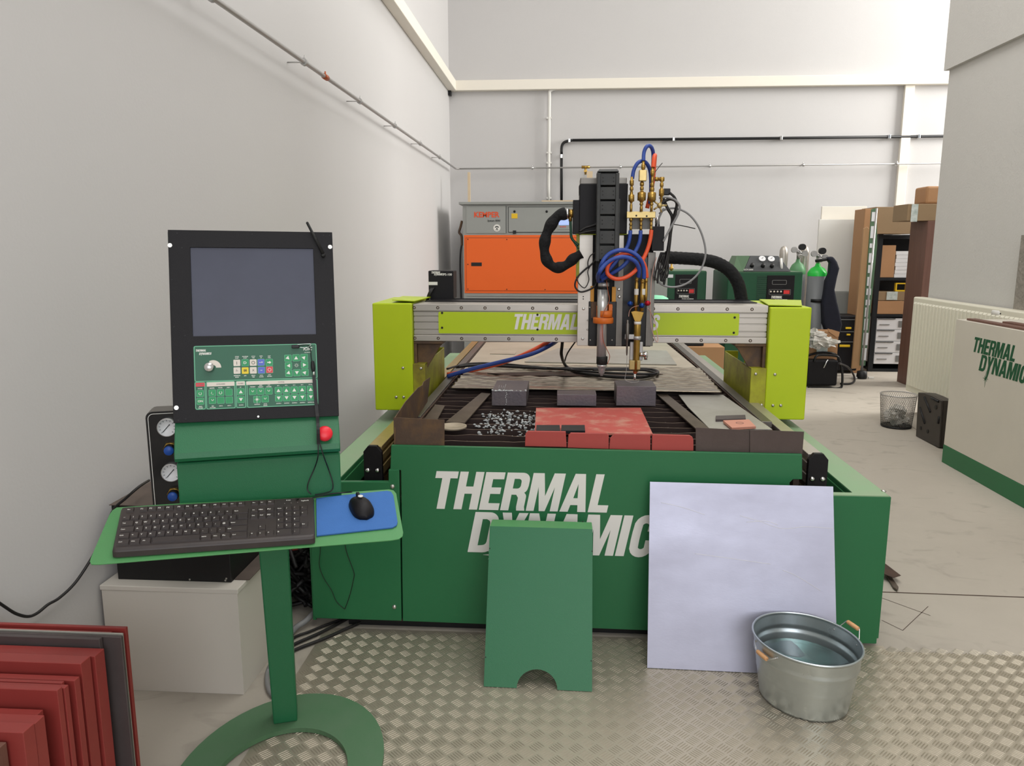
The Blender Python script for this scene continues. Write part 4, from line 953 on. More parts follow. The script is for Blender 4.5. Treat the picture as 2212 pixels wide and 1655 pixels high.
key(782, 758, 'key_green', T[0]); key(784, 868, 'key_green', T[180]); cap(778, 694, 'UP'); cap(788, 945, 'DOWN')
for cx, cy, ic, t0 in ((950, 755, yv, 'PREHEAT'), (1062, 752, yv, 'HIGH|PREHEAT'), (1176, 748, yv, 'CUT|OXYGEN')): key(cx, cy, 'key_green', ic); cap(cx, cy - (66 if '|' not in t0 else 84), t0)
for cx, cy, ic, t0 in ((1010, 865, (STARG, True), 'IGNITION'), (1125, 858, yv, 'AUTO|IGNITE')): key(cx, cy, 'key_green', ic); cap(cx + 2, cy + 70, t0)
for i in range(5):
    cx = 1311 + i * 111 + (8 if i == 4 else 0); key(cx, 740 - i * 4, 'key_green', T[0]); key(cx + 4, 847 - i * 4, 'key_green', T[180])
    cap(cx - 2, 672 - i * 4, 'UP %s' % ('ALL' if i == 4 else i + 1)); cap(cx + 6, 922 - i * 4, 'DOWN %s' % ('ALL' if i == 4 else i + 1))
wt.build('panel_print', 'letter', kp, label='white printed symbols and captions')
bs.build('key_symbols', 'ink', kp, label='dark symbols on the pale keys')
a = cc(395, 420)
r_ = cc(508, 410).x - a.x
MB(FS).flat(curve2d([arc(0, 0, r_, 0, 120, 14) + arc(0, 0, r_ * .35, 120, 0, 8)]), a.x, a.z, -.0036, depth=.0003).build('dial_scale', 'key_white', kp)
a = cc(342, 415); MB(FS).lathe([(.001, .017), (.0105, .0165), (.0115, .015), (.0118, 0)], (a.x, -.0036, a.z), (0, -1, 0), 28).build('dial_knob', 'chrome', kp)
# post, base and shelf
FP = Fr((PO.x, PO.y, 0), 18.85)
MB(FP).hull8([(-.034, 0, .018), (.034, 0, .018), (.034, .06, .018), (-.034, .06, .018)], [(-.043, -.07, .70), (.036, -.07, .70), (.036, .0, .70), (-.043, .0, .70)]).build('post', 'green_console', con, bevel=.004)
MB(FP).box(-.05, .05, -.12, .06, .66, .70).build('shelf_arm', 'green_console', con, bevel=.003)
m = MB(); oc = Vector((-.748, 1.80, 0)); ic_ = Vector((-.738, 1.765, 0))
ro, ri = (.272, .352), (.176, .212)
out = [(oc.x + ro[0] * math.cos(math.radians(a)), oc.y + ro[1] * math.sin(math.radians(a)), 0) for a in range(-50, 231, 7)]
inn = [(ic_.x + ri[0] * math.cos(math.radians(a)), ic_.y + ri[1] * math.sin(math.radians(a)), 0) for a in range(-50, 231, 7)]
g = curve2d([[(x, y) for x, y, _ in out] + [(x, y) for x, y, _ in inn[::-1]]])
vs, fs = g; n = len(vs)
for z in (.0045, .0185):
    for x, y in vs: m.pt((x, y, z))
cnt = {}
for f in fs:
    m.face([n + k for k in f]); m.face(f[::-1])
    for a, b in zip(f, f[1:] + f[:1]): cnt[(a, b)] = 1
for (a, b) in cnt:
    if (b, a) not in cnt: m.face((a, b, n + b, n + a))
m.build('base_plate', 'green_base', con)
FK = Fr((-1.0188, 1.574, .717), 19.6, 18.4, 2.0)       # plane of the keyboard and its shelf
fk = lambda x, y, z: FK.un(x, y, z=z)
def kslab(pts, z, t, name, mat, par, bevel=.001, **k):
    m = MB(FK); q_ = [fk(x, y, z) for x, y in pts]; m.extr(q_, (0, 0, -t)); return m.build(name, mat, par, bevel=bevel, **k)
kslab([(197, 1219), (194, 1213), (196, 1205), (236, 1112), (243, 1102), (252, 1096), (560, 1076), (840, 1057), (850, 1059), (856, 1066), (871, 1150), (870, 1158), (862, 1164), (845, 1167), (540, 1192), (215, 1219)], -.016, .003, 'shelf', 'green_shelf', con)
# mouse pad, keyboard, mouse
kslab([(683, 1076), (745, 1069), (836, 1060), (845, 1062), (850, 1070), (859, 1128), (857, 1134), (848, 1139), (690, 1156), (684, 1157)], -.0105, .0045, 'mouse_pad', 'pad_blue', None, .0008, label='blue cloth mouse pad on the right of the green console shelf', cat='mouse pad')
kbd = thing('keyboard', 'dusty black computer keyboard on the green console shelf', 'keyboard', FK.w((.22, .07, -.015)))
K0, K1, K2, K3 = [FK.un(x, y, z=0) for x, y in ((242, 1194), (681, 1164), (678, 1077), (262, 1100))]
def kuv(u, v, z=0):    # u,v from the front left of the keyboard (0..1)
    a = K0.lerp(K1, u); b = K3.lerp(K2, u); p_ = a.lerp(b, v); p_.z = z; return p_
m = MB(FK)
def kring(u0, u1, v0, v1, z, r=.03):
    o_ = []
    for (u, v) in rrect(u0, u1, v0, v1, .04, 3):
        o_.append(kuv(u, v, z))
    return o_
ring_a = [kuv(u, v, -.0125) for u, v in rrect(0, 1, -.02, 1, .03, 4)]
ring_b = [kuv(u, v, .0) for u, v in rrect(0, 1, .0, 1, .03, 4)]
ring_c = [kuv(u, v, .006) for u, v in rrect(.008, .992, .055, .985, .02, 4)]
ia = [m.pt(p_) for p_ in ring_a]; ib = [m.pt(p_) for p_ in ring_b]; ic2 = [m.pt(p_) for p_ in ring_c]; n = len(ia)
m.face(ia[::-1]); m.face(ic2)
for k in range(n): m.face((ia[k], ia[(k + 1) % n], ib[(k + 1) % n], ib[k])); m.face((ib[k], ib[(k + 1) % n], ic2[(k + 1) % n], ic2[k]), True)
m.build('keyboard_body', 'kb', kbd)
lg = MB(FK); nkey = 0; rest = MB(FK)
def kkey(u0, u1, v0, v1, ch=''):
    global nkey
    g_ = .0022
    lo_ = [kuv(u0 + g_, v0 + .012, .006), kuv(u1 - g_, v0 + .012, .006), kuv(u1 - g_, v1 - .012, .006), kuv(u0 + g_, v1 - .012, .006)]
    hi_ = [kuv(u0 + g_ + .003, v0 + .025, .0105), kuv(u1 - g_ - .003, v0 + .025, .0105), kuv(u1 - g_ - .003, v1 - .014, .0105), kuv(u0 + g_ + .003, v1 - .014, .0105)]
    mm = MB(FK) if nkey < 99 else rest
    mm.hull8(lo_, hi_)
    if nkey < 99: mm.build('key', 'kb', kbd)
    nkey += 1
    if ch:
        c_ = kuv(u0 + (.012 if len(ch) < 3 else .016), v1 - .07, .0108); vs_, fs_ = txt(ch, .02)
        b0 = len(lg.v); s_ = .0068 if len(ch) < 3 else .0048
        for x, y in vs_: lg.pt((c_.x + x * s_, c_.y + y * s_, .0108))
        for f in fs_: lg.face([b0 + k for k in f])
U = .0425; V = [(.075, .21), (.21, .355), (.355, .495), (.495, .635), (.635, .775), (.835, .96)]
def row(v, x, items):
    for it in items:
        if isinstance(it, float): x += it * U; continue
        ch, w_ = it if isinstance(it, tuple) else (it, 1.0)
        kkey(x, x + w_ * U, v[0], v[1], ch); x += w_ * U
x0 = .018
row(V[5], x0 + .01, ['Esc', .6, 'F1', 'F2', 'F3', 'F4', .3, 'F5', 'F6', 'F7', 'F8', .3, 'F9', 'F10', 'F11', 'F12'])
row(V[4], x0, list('~123456789') + ['0', '?', '=', ('Back', 1.9)])
row(V[3], x0, [('Tab', 1.5)] + list('QWERTZUIOP') + ['(', ')', ('', 1.4)])
row(V[2], x0, [('Caps', 1.7)] + list('ASDFGHJKL') + [';', '@', ('Enter', 2.2)])
row(V[1], x0, [('Shift', 1.3), '<'] + list('YXCVBNM') + [',', '.', '-', ('Shift', 2.6)])
row(V[0], x0, [('Ctrl', 1.4), ('Win', 1.2), ('Alt', 1.2), ('', 5.6), ('AltGr', 1.3), ('Win', 1.1), ('Fn', 1.1), ('Ctrl', 2.0)])
xn = x0 + 15.1 * U
row(V[5], xn, ['Prt', 'Scr', 'Pse']); row(V[4], xn, ['Ins', 'Hm', 'PU']); row(V[3], xn, ['Del', 'End', 'PD']); row(V[1], xn + U, ['^']); row(V[0], xn, ['<', 'v', '>'])
xn = x0 + 18.3 * U
row(V[4], xn, ['Num', '/', '*', '-']); row(V[3], xn, ['7', '8', '9', '+']); row(V[2], xn, ['4', '5', '6']); row(V[1], xn, ['1', '2', '3', 'Ent']); row(V[0], xn, [('0', 2.0), ','])
rest.build('number_keys', 'kb', kbd, kind='stuff')
for t_, u, v, s_ in (('logitech', .95, .905, .006), ('K120', .86, .935, .005), ('o', .84, .86, .003), ('o', .875, .865, .003), ('o', .91, .87, .003)):
    vs_, fs_ = txt(t_, .02); c_ = kuv(u, v, .0064); b0 = len(lg.v)
    for x, y in vs_: lg.pt((c_.x + x * s_, c_.y + y * s_, .0066))
    for f in fs_: lg.face([b0 + k for k in f])
lg.build('key_legends', 'white_plastic', kbd, label='white key legends')
# mouse
mc = fk(780, 1100, -.010); FM = Fr(FK.w((mc.x, mc.y, -.0105)), 19.6 + 14, 18.4, 2)
mou = thing('computer_mouse', 'small black computer mouse on the blue mouse pad', 'mouse', FM.o)
m = MB(FM); R_ = 16; rings = []
for i in range(R_ + 1):
    t = i / R_; yy = -.048 + .096 * t
    wv = .029 * math.sqrt(max(0, 1 - abs((t - .42) / (.42 if t < .42 else .6)) ** 2.6)) * (1 if t < .9 else 1)
    hv = .034 * max(0, math.sin(math.pi * min(1, (t * .92 + .04)))) ** .6 * (1 - .25 * t)
    rings.append([m.pt((wv * math.cos(math.pi * k / 10), yy, hv * math.sin(math.pi * k / 10) ** .8 if 0 < k < 10 else 0)) for k in range(11)])
for i in range(R_):
    for k in range(10): m.face((rings[i][k], rings[i][k + 1], rings[i + 1][k + 1], rings[i + 1][k]), True)
m.face([r[0] for r in rings] + [r[10] for r in rings[::-1]])
m.build('mouse_body', 'black_satin', mou)
MB(FM).cyl((-.003, .034, .022), (.003, .034, .022), .008, n=14).build('scroll_wheel', 'rubber', mou)
MB(FM).lathe([(.0003, .0012), (.0065, .001), (.007, -.001)], (0, .015, .0318), (0, .22, 1), 18, sx=1).build('badge', 'white_plastic', mou)
g1 = lambda x, y, z=-.004: FK.w(fk(x, y, z))
m = MB(); m.tube([g1(760, 1063, .006), g1(745, 1064), g1(715, 1067), g1(690, 1072), g1(670, 1077), g1(655, 1078), g1(640, 1078, .012)], .002, 6, 5); m.build('mouse_cable', 'cable', mou)
# memory stick on a strap hanging over the panel
st_ = thing('usb_stick', 'black memory stick hanging on a black neck strap down the right side of the console', 'memory stick', FS.w(fu(685, 890, -.02)))
f3 = lambda x, y, d=-.012: FS.w(fu(x, y, d)); f4 = lambda x, y, d=-.05: FB.w(FB.un(x, y, y=d))
MB(FS).box(*(fu(630, 748, -.014).x, fu(646, 748, -.014).x), -.016, -.006, fu(638, 752, -.014).z, fu(638, 745, -.014).z).build('stick_body', 'black', st_, bevel=.001)
MB().tube([f3(646, 748), f3(660, 745), f3(668, 748), f3(671, 758), f3(672, 770), f3(674, 782)], .0011, 6, 5).build('cord', 'black', st_)
MB().tube([f3(646, 750), f3(662, 752), f3(672, 744), f3(662, 743), f3(640, 745)], .0007, 5, 5).build('key_ring', 'chrome', st_)
MB().tube([f3(675, 780), f3(676, 792), f3(677, 803)], lambda t: .0035 + .0022 * math.sin(math.pi * t), 8, 4).build('clasp', 'black', st_)
MB().cyl(f3(677.5, 802), f3(678, 811), .003, n=8).build('swivel', 'chrome', st_)
def strap(pts, w_, name='strap'):
    m = MB(); L = len(pts)
    q_ = []
    for i in range(L - 1):
        for k in range(5):
            t = k / 5; a, b, c_, d = pts[max(0, i - 1)], pts[i], pts[i + 1], pts[min(L - 1, i + 2)]
            q_.append(.5 * ((2 * b) + (c_ - a) * t + (2 * a - 5 * b + 4 * c_ - d) * t * t + (3 * b - a - 3 * c_ + d) * t ** 3))
    q_.append(pts[-1]); X_ = FB.M @ Vector((1, 0, 0)); pr = None
    for i, p_ in enumerate(q_):
        d = (q_[min(i + 1, len(q_) - 1)] - q_[max(i - 1, 0)]).normalized(); n_ = FB.M @ Vector((0, -1, 0)); sd_ = d.cross(n_).normalized() * w_ / 2
        nn = n_ * .0008
        r4 = [m.pt(p_ - sd_ - nn), m.pt(p_ + sd_ - nn), m.pt(p_ + sd_ + nn), m.pt(p_ - sd_ + nn)]
        if pr:
            for k in range(4): m.face((pr[k], pr[(k + 1) % 4], r4[(k + 1) % 4], r4[k]))
        pr = r4
    return m.build(name, 'black', st_)
strap([f3(678, 811), f3(681, 850), f3(685, 893), f4(687, 920), f4(688, 960)], .0085)
strap([f4(687, 955), f4(687, 985), f4(680, 1010, -.03), f4(667, 1040, -.03), f4(664, 1058, -.03), f4(672, 1068, -.035)], .003)
strap([f4(690, 955), f4(699, 985), f4(710, 1015, -.03), f4(719, 1045, -.03), f4(716, 1060, -.03), f4(700, 1066, -.035), f4(680, 1069, -.04)], .003)
# gas control box beside the console
FG = Fr(P(331, 1088, Y=1.93), 18.85); fg = lambda x, y, yy=0: FG.un(x, y, y=yy)
gx0 = fg(322, 1000).x; gzt = fg(330, 889).z; gzb = fg(331, 1088).z - .06; gx1 = gx0 + .20
gcb = thing('gas_control_box', 'black panel box with round pressure gauges and blue knobs behind the left of the console', 'gas control box', FG.w((gx0 + .1, .04, gzb)))
MB(FG).hull8([(x, .002, z) for x, z in rrect(gx0, gx1, gzb, gzt, .018)], [(x, .07, z) for x, z in rrect(gx0, gx1, gzb, gzt, .018)]).build('box_body', 'alu_dark', gcb)
m = MB(FG); m.flat(solid2(gx0 + .001, gx1, gzb, gzt - .001, .017), 0, 0, .002, depth=.003); fpl = m.build('panel_face', 'black_gloss', gcb)
MB(FG).flat(frame2(gx0 + .006, gx1 - .006, gzb + .006, gzt - .006, .0014, .014), 0, 0, -.0012, depth=.0004).build('white_border', 'letter', gcb)
for i, (x, y) in enumerate(((362, 922), (371, 1019))):
    a = fg(x, y); r_ = fg(x + 21, y).x - a.x
    ga = MB(FG).lathe([(.0008, .008), (r_ * .93, .008), (r_ * .95, .012), (r_, .012), (r_, 0)], (a.x, -.001, a.z), (0, -1, 0), 32).build('gauge', 'gaugeface', gcb)
    m = MB(FG)
    for k in range(11):
        an = math.radians(225 - k * 27); m.flat(curve2d([strokepoly([(math.cos(an) * .7, math.sin(an) * .7), (math.cos(an) * .85, math.sin(an) * .85)], .05)]), a.x, a.z, -.0093, r_, depth=.0003)
    m.flat(curve2d([strokepoly([(-.45, -.5), (.3, .35)], .08)]), a.x, a.z, -.0095, r_, depth=.0006).ball((a.x + r_ * .25, -.01, a.z + r_ * .28), .0016, 8)
    m.build('gauge_dial', 'ink', ga)
    MB(FG).lathe([(r_ * .95, .0125), (r_ * 1.03, .0125), (r_ * 1.03, 0)], (a.x, -.001, a.z), (0, -1, 0), 32, cap=False).build('gauge_bezel', 'steel', ga)
for i, (x, y) in enumerate(((369, 977), (377, 1075))):
    a = fg(x - 1, y - 8, -.006); MB(FG).lathe([(.011, .010), (.018, .009), (.019, 0)], (a.x, -.001, a.z), (0, -1, 0), 6).build('knob_nut', 'brass', gcb)
    b_ = fg(x + 1, y, -.03)
    kb_ = MB(FG).lathe([(.0005, .034), (.011, .034), (.0125, .032), (.013, .028)], (a.x, -.001, a.z), (0, -1, 0), 24).build('regulator_knob', 'knob_blue', gcb)
    MB(FG).lathe([(.0135, .0285), (.0145, .024), (.0145, .01)], (a.x, -.001, a.z), (0, -1, 0), 24).build('knob_skirt', 'black', gcb)
# boxes under and beside the console
wy = P(300, 1492, Z=0).y; wx0, wx1 = XL + .012, P(530, 1497, Z=0).x; wzt = P(225, 1264, Y=wy).z
wb = thing('white_box', 'plain white laminate box on the floor against the left wall behind the console post', 'box', ((wx0 + wx1) / 2, wy + .2, 0))
wd_ = .42
MB().box(wx0, wx1, wy, wy + wd_, 0, wzt - .017).build('carcass', 'white_lam', wb, bevel=.001)
MB().box(wx0 - .003, wx1 + .003, wy - .003, wy + wd_, wzt - .016, wzt).build('lid', 'white_lam', wb, bevel=.002)
by = P(380, 1254, Z=wzt + .002).y; bx0_, bx1_ = P(256, 1251, Z=wzt).x, P(499, 1260, Z=wzt).x
bzt = P(247, 1090, Y=by).z
bb = thing('black_cabinet', 'matt black metal cabinet standing on the white box', 'cabinet', ((bx0_ + bx1_) / 2, by + .15, wzt))
MB().box(bx0_, bx1_, by, by + .36, wzt, bzt - .003).build('cabinet_body', 'blackbox', bb, bevel=.002)
MB().box(bx0_ - .004, bx1_ + .002, by - .004, by + .364, bzt - .002, bzt).build('cabinet_top', 'dusttop', bb)
MB().box(bx1_ + .001, bx1_ + .05, by + .02, by + .34, wzt, wzt + .004).build('cabinet_flange', 'dusttop', bb, bevel=.001)
for p in ((410, 1252), (487, 1254), (489, 1250)):
    a = P(*p, Y=by - .0005); MB().cyl(a, a - Vector((0, .001, 0)), .003, n=8).build('cabinet_screw', 'bolt', bb)
c_ = lambda x, y: P(x, y, X=XL + .02)
m = MB(); m.tube([P(322, 1038, Y=by + .1), P(300, 1052, Y=by), P(270, 1078, Y=by - .02), P(246, 1100, X=XL + .06), c_(228, 1140), c_(212, 1180), c_(188, 1222), c_(160, 1262), c_(128, 1292), c_(104, 1306), c_(80, 1325), c_(60, 1332), c_(35, 1326), c_(12, 1312), c_(-20, 1290)], .0042, 8, 6)
m.build('wall_cable', 'cable', label='black cable sagging along the left wall to the cabinet', cat='cable')

# ================================================================ IN FRONT OF THE TABLE
# tread plate with five-bar pattern
m = MB(); m.box(-.872, 1.15, 1.15, 2.60, 0, .003).box(1.15, 2.75, 1.15, 2.562, 0, .003)
tpv, tpf = [], []
def bars(cx, cy, an):
    c_, s_ = math.cos(an), math.sin(an)
    for k in range(-2, 3):
        ox, oy = -s_ * k * .0080, c_ * k * .0080; L_, W_, H_ = .0172, .0017, .0015
        b = len(tpv)
        for x, y, z in ((-L_, 0, 0), (-L_ * .6, W_, 0), (L_ * .6, W_, 0), (L_, 0, 0), (L_ * .6, -W_, 0), (-L_ * .6, -W_, 0), (-L_ * .6, 0, H_), (L_ * .6, 0, H_)):
            tpv.append((cx + ox + x * c_ - y * s_, cy + oy + x * s_ + y * c_, .0031 + z))
        tpf.extend([(b, b + 6, b + 1), (b + 1, b + 6, b + 7, b + 2), (b + 2, b + 7, b + 3), (b + 3, b + 7, b + 4), (b + 4, b + 7, b + 6, b + 5), (b + 5, b + 6, b)])
pt_ = .056
for j in range(25):
    for i in range(64):
        cx, cy = -.845 + i * pt_, 2.575 - j * pt_
        if cx > 2.7: continue
        bars(cx, cy, math.radians(-45))
        if cx + pt_ / 2 < 2.72 and j < 24: bars(cx + pt_ / 2, cy - pt_ / 2, math.radians(45))
b = len(m.v); m.v += tpv; m.f += [tuple(k + b for k in f) for f in tpf]; m.sm += [False] * len(tpf)
m.build('tread_plate', 'tread', label='large aluminium tread plate with five-bar pattern on the floor in front of the cutting table', cat='floor plate')
# leaning green cover
bl = P(1045, 1483, Z=.005); FL = Fr((bl.x, bl.y, .005), -1.0, -25.5); fl = lambda x, y, yy=0: FL.un(x, y, y=yy)
tl_, tr_ = fl(1058, 1138), fl(1280, 1142); brr = fl(1279, 1492); zt_ = (tl_.z + tr_.z) / 2
g1_, g2_, gt = fl(1116, 1485), fl(1204, 1488), fl(1159, 1446)
arch = [(g1_.x + (g2_.x - g1_.x) * (.5 - .5 * math.cos(math.pi * k / 16)), gt.z * math.sin(math.pi * k / 16) + .0) for k in range(17)]
outl = [(0, 0)] + arch + [(brr.x, 0), (tr_.x, zt_), (tl_.x, zt_)]
cov = thing('machine_cover', 'green sheet metal cover with an arched cut-out leaning against the front of the table', 'cover', bl)
m = MB(FL); g = curve2d([outl]); m.flat(g, 0, 0, .002, depth=.002); m.build('cover_face', 'green_console', cov)
m = MB(FL)
m.hull8([(tl_.x, .002, zt_ - .0015), (tr_.x, .002, zt_ - .0015), (tr_.x - .002, .058, zt_ + .0265), (tl_.x + .002, .058, zt_ + .0265)], [(tl_.x, .002, zt_), (tr_.x, .002, zt_), (tr_.x - .002, .058, zt_ + .028), (tl_.x + .002, .058, zt_ + .028)])
m.build('top_flange', 'green_shelf', cov, label='dusty top flange')
for x0_, x1_ in ((0, tl_.x), (brr.x, tr_.x)):
    d_ = .0015 if x0_ == 0 else -.0015
    MB(FL).hull8([(x0_, .002, .001), (x0_ + d_, .002, .001), (x0_ + d_, .03, .001), (x0_, .03, .001)], [(x1_, .002, zt_ - .001), (x1_ + d_, .002, zt_ - .001), (x1_ + d_, .044, zt_ - .001), (x1_, .044, zt_ - .001)]).build('side_flange', 'green_console', cov)
for p in ((1058, 1185), (1279, 1191), (1049, 1420), (1277, 1428), (1259, 1127)):
    a = fl(*p, -.0003); MB(FL).cyl((a.x, .0005, a.z), (a.x, -.0004, a.z), .0022, n=8).build('fixing_hole', 'screw_dark', cov)
# leaning steel sheet
sl = P(1398, 1443, Z=.005); FT = Fr((sl.x, sl.y, .005), -1.2, -15.5); ft = lambda x, y: FT.un(x, y, y=0)
a, b, c_, d_ = ft(1404, 1040), ft(1800, 1052), ft(1398, 1443), ft(1802, 1430)
MB(FT).hull8([(0, 0, 0), (b.x + .004, 0, 0), (b.x + .004, .002, 0), (0, .002, 0)], [(a.x, 0, (a.z + b.z) / 2), (b.x, 0, (a.z + b.z) / 2), (b.x, .002, (a.z + b.z) / 2), (a.x, .002, (a.z + b.z) / 2)]).build('steel_sheet', 'sheet', label='square bare bluish steel sheet leaning on the front of the table behind the tub', cat='sheet', bevel=.0005)
sheet_ = bpy.data.objects['steel_sheet.001'] if 'steel_sheet.001' in bpy.data.objects else None
m = MB(FT)
for pts in ([(1428, 1086), (1470, 1095), (1522, 1112)], [(1598, 1114), (1640, 1126), (1690, 1142), (1740, 1138), (1800, 1142)], [(1500, 1196), (1560, 1204), (1665, 1219)], [(1690, 1232), (1720, 1244), (1772, 1276)], [(1612, 1128), (1655, 1126), (1680, 1134)]):
    q2 = []
    for x, y in pts: a_ = ft(x, y); q2.append((a_.x, -.0003, a_.z))
    m.tube(q2, .0006, 4, 5)
m.build('scratch_marks', 'white_plastic', sheet_)
# galvanised tub
BC = Vector((.768, 2.262, .005)); RO = math.atan2(-.885, .466); HB = .195
tub = thing('metal_tub', 'oval galvanised metal tub with wooden handles standing on the tread plate', 'tub', BC)
def rr(t): return .132 + (.160 - .132) * t
def wall(off, inner=False):
    o_ = []
    for i in range(31):
        t = i / 30; r_ = rr(t) - off
        if .70 < t < .79: r_ += .0035 * math.sin((t - .70) / .09 * math.pi)
        if .40 < t < .44: r_ += .001
        o_.append((r_, t * HB))
    return o_
prf = [(.0005, .002)] + [(rr(0) - .004, .0015)] + wall(0) + [(rr(1) + .003, HB), (rr(1) + .0045, HB + .003), (rr(1) + .003, HB + .006), (rr(1) - .001, HB + .006), (rr(1) - .0025, HB + .003)] + [(r_, z + .002) for r_, z in wall(.0022)[::-1]] + [(rr(0) - .006, .006), (.0005, .006)]
MB().lathe(prf, BC, n=72, sx=1.06, sy=.945, rot=RO, cap=False).build('tub_body', 'galv', tub)
MB().lathe([(.0005, .1145), (rr(.58) - .0035, .1145), (rr(.58) - .0035, .115), (.0005, .115)], BC, n=60, sx=1.06, sy=.945, rot=RO, cap=False).build('water', 'water', tub, label='clear water')
def edge(an, z, r_=None): 
    r_ = (r_ or rr(z / HB)) + .0; x, y = r_ * 1.06 * math.cos(an), r_ * .945 * math.sin(an)
    return BC + Vector((x * math.cos(RO) - y * math.sin(RO), x * math.sin(RO) + y * math.cos(RO), z))
for ctr, zz, out_ in (((P(1650, 1412, Z=.175)), .165, .012), ((P(1824, 1352, Z=.225)), .215, .01)):
    an0 = math.atan2(ctr.y - BC.y, ctr.x - BC.x) - RO
    dv = Vector((ctr.x - BC.x, ctr.y - BC.y, 0)).normalized(); tv = Vector((-dv.y, dv.x, 0))
    e0 = edge(an0 - .32, HB * .93) ; e1 = edge(an0 + .32, HB * .93)
    up_ = zz > .2
    cz = BC.z + (HB + .022 if up_ else HB - .030); rad_ = ((e0 + e1) / 2 - BC).to_2d().length + (.016 if not up_ else .026)
    cpt = Vector((BC.x + dv.x * rad_, BC.y + dv.y * rad_, cz))
    hb = MB().tube([e0, e0 + dv * .006, cpt - tv * .030, cpt + tv * .030, e1 + dv * .006, e1], .0016, 8, 1).build('handle_wire', 'chrome', tub)
    MB().lathe([(.0055, -.025), (.0068, -.022), (.0072, 0), (.0068, .022), (.0055, .025)], cpt, tv, 16).build('wooden_grip', 'wood_handle', hb, label='turned wooden grip')
    for e_ in (e0, e1): MB().ball(e_, .004, 8).build('handle_rivet', 'steel', hb)
# plates stacked against the wall at the lower left
stk = [  # right edge px, top px at the back, depth position, thickness, height ref, material, label
 (276, 1353, 1.800, .010, 'redstack', 'widest red sheet at the very back of the leaning stack', 'sheet'),
 (243, 1364, 1.786, .006, 'redstack', 'thin red sheet second from the back of the stack', 'sheet'),
 (267, 1367, 1.774, .005, 'palesheet', 'thin pale sheet in front of the two rearmost red ones', 'sheet'),
 (266, 1373, 1.762, .009, 'greystack', 'dark grey plate between the pale sheet and the brown slab', 'plate'),
 (221, 1376, 1.744, .012, 'greystack', 'brownish grey slab just behind the first thick red plate', 'plate'),
 (225, 1401, 1.700, .036, 'redstack', 'thick red plate widest of the front group', 'plate'),
 (195, 1417, 1.655, .034, 'redstack', 'thick red plate with a dark curved recess on its face', 'plate'),
 (172, 1461, 1.622, .018, 'redstack', 'medium red plate in front of the recessed one', 'plate'),
 (139, 1471, 1.606, .010, 'redstack', 'narrow red plate hidden behind the brighter edge', 'plate'),
 (148, 1479, 1.588, .014, 'redstack', 'red plate with a chipped right corner in the middle of the stack', 'plate'),
 (134, 1483, 1.568, .016, 'redstack', 'dark red plate with a broad front face mid stack', 'plate'),
 (93, 1533, 1.530, .024, 'redstack', 'short red plate, third from the front of the stack', 'plate'),
 (96, 1545, 1.494, .030, 'redstack', 'short thick red plate, second red one from the front', 'plate'),
 (74, 1562, 1.458, .032, 'redstack', 'short bright red plate at the front of the red group', 'plate'),
 (14, 1603, 1.420, .030, 'wood_brown', 'small brown block at the front lower left corner of the stack', 'block')]
for x, y, Y_, t_, mm, lab, cat_ in stk:
    Y_ -= .17
    a = P(x, y, Y=Y_ + t_)
    o = MB().box(XL + .004, a.x, Y_, Y_ + t_, 0, a.z).build('steel_sheet' if cat_ == 'sheet' else 'steel_plate' if cat_ == 'plate' else 'brown_block', mm, label=lab, cat=cat_, bevel=.0012, group='plates stacked at the lower left' if cat_ != 'block' else None)
    if 'recess' in lab:
        pass
# cables between the console and the table
def cbl(pts, r_, mat, lab, name='floor_cable', sub=6, **k): return MB().tube(pts, r_, 8, sub).build(name, mat, label=lab, cat='cable', **k)
fz = lambda x, y, z=.008: P(x, y, Z=z)
cbl([fz(600, 1425, .02), fz(588, 1432, .03), fz(579, 1450), fz(577, 1472), fz(582, 1492), fz(592, 1504)], .008, 'cable_grey', 'pale grey hose curling out from behind the console post')
cbl([fz(606, 1424), fz(640, 1403), fz(700, 1380), fz(745, 1360), fz(790, 1340)], .006, 'cable', 'brown-black floor cable nearest the tread plate corner')
cbl([fz(606, 1408), fz(640, 1390), fz(690, 1368), (fz(735, 1345)), fz(770, 1325)], .006, 'cable', 'floor cable running just behind the nearest one under the table corner')
cbl([fz(610, 1394), fz(640, 1375), fz(665, 1366), fz(700, 1352), fz(760, 1330)], .005, 'cable', 'thin floor cable curving under the left corner of the table')
cbl([fz(620, 1380, .02), fz(638, 1357, .02), fz(662, 1340, .03), fz(690, 1310, .04)], .011, 'cable_grey', 'thick grey hose passing under the left side of the table')
m = MB(); rnd = random.Random(3)
for i in range(150):
    y0 = 2.72 + rnd.random() * .5; zc = .02 + rnd.random() * .25 * (1 - .0 * i); pts = []
    xA, xB = -1.36 + rnd.random() * .1, -1.0 + rnd.random() * .04
    for k in range(5):
        t = k / 4; pts.append((xA + (xB - xA) * t, y0 + rnd.gauss(0, .05), max(.012, zc + rnd.gauss(0, .045) + .03 * math.sin(t * 3.1))))
    m.tube(pts, .006 + rnd.random() * .004, 6, 4)
m.build('cable_heap', 'cable', label='tangled heap of black cables between the console post and the table side', cat='cables', kind='stuff')
for i, (mm, cl, pts) in enumerate((('red', 'red', [(-1.30, 2.78, 0.225), (-1.15, 2.74, 0.285), (-1.05, 2.78, 0.245), (-.99, 2.80, 0.275)]), ('red', 'deep red', [(-1.25, 2.73, 0.225), (-1.12, 2.71, 0.245), (-1.0, 2.74, 0.265)]), ('hose_orange', 'orange', [(-1.14, 2.73, 0.305), (-1.06, 2.70, 0.325), (-.99, 2.74, 0.285)]), ('hose_blue', 'blue', [(-1.30, 2.74, 0.285), (-1.2, 2.70, 0.315), (-1.10, 2.74, 0.295)]))):
    MB().tube(pts, .013, 8, 6).build('connector_cable', mm, label=cl + ' cable end on top of the black cable heap', cat='cable')
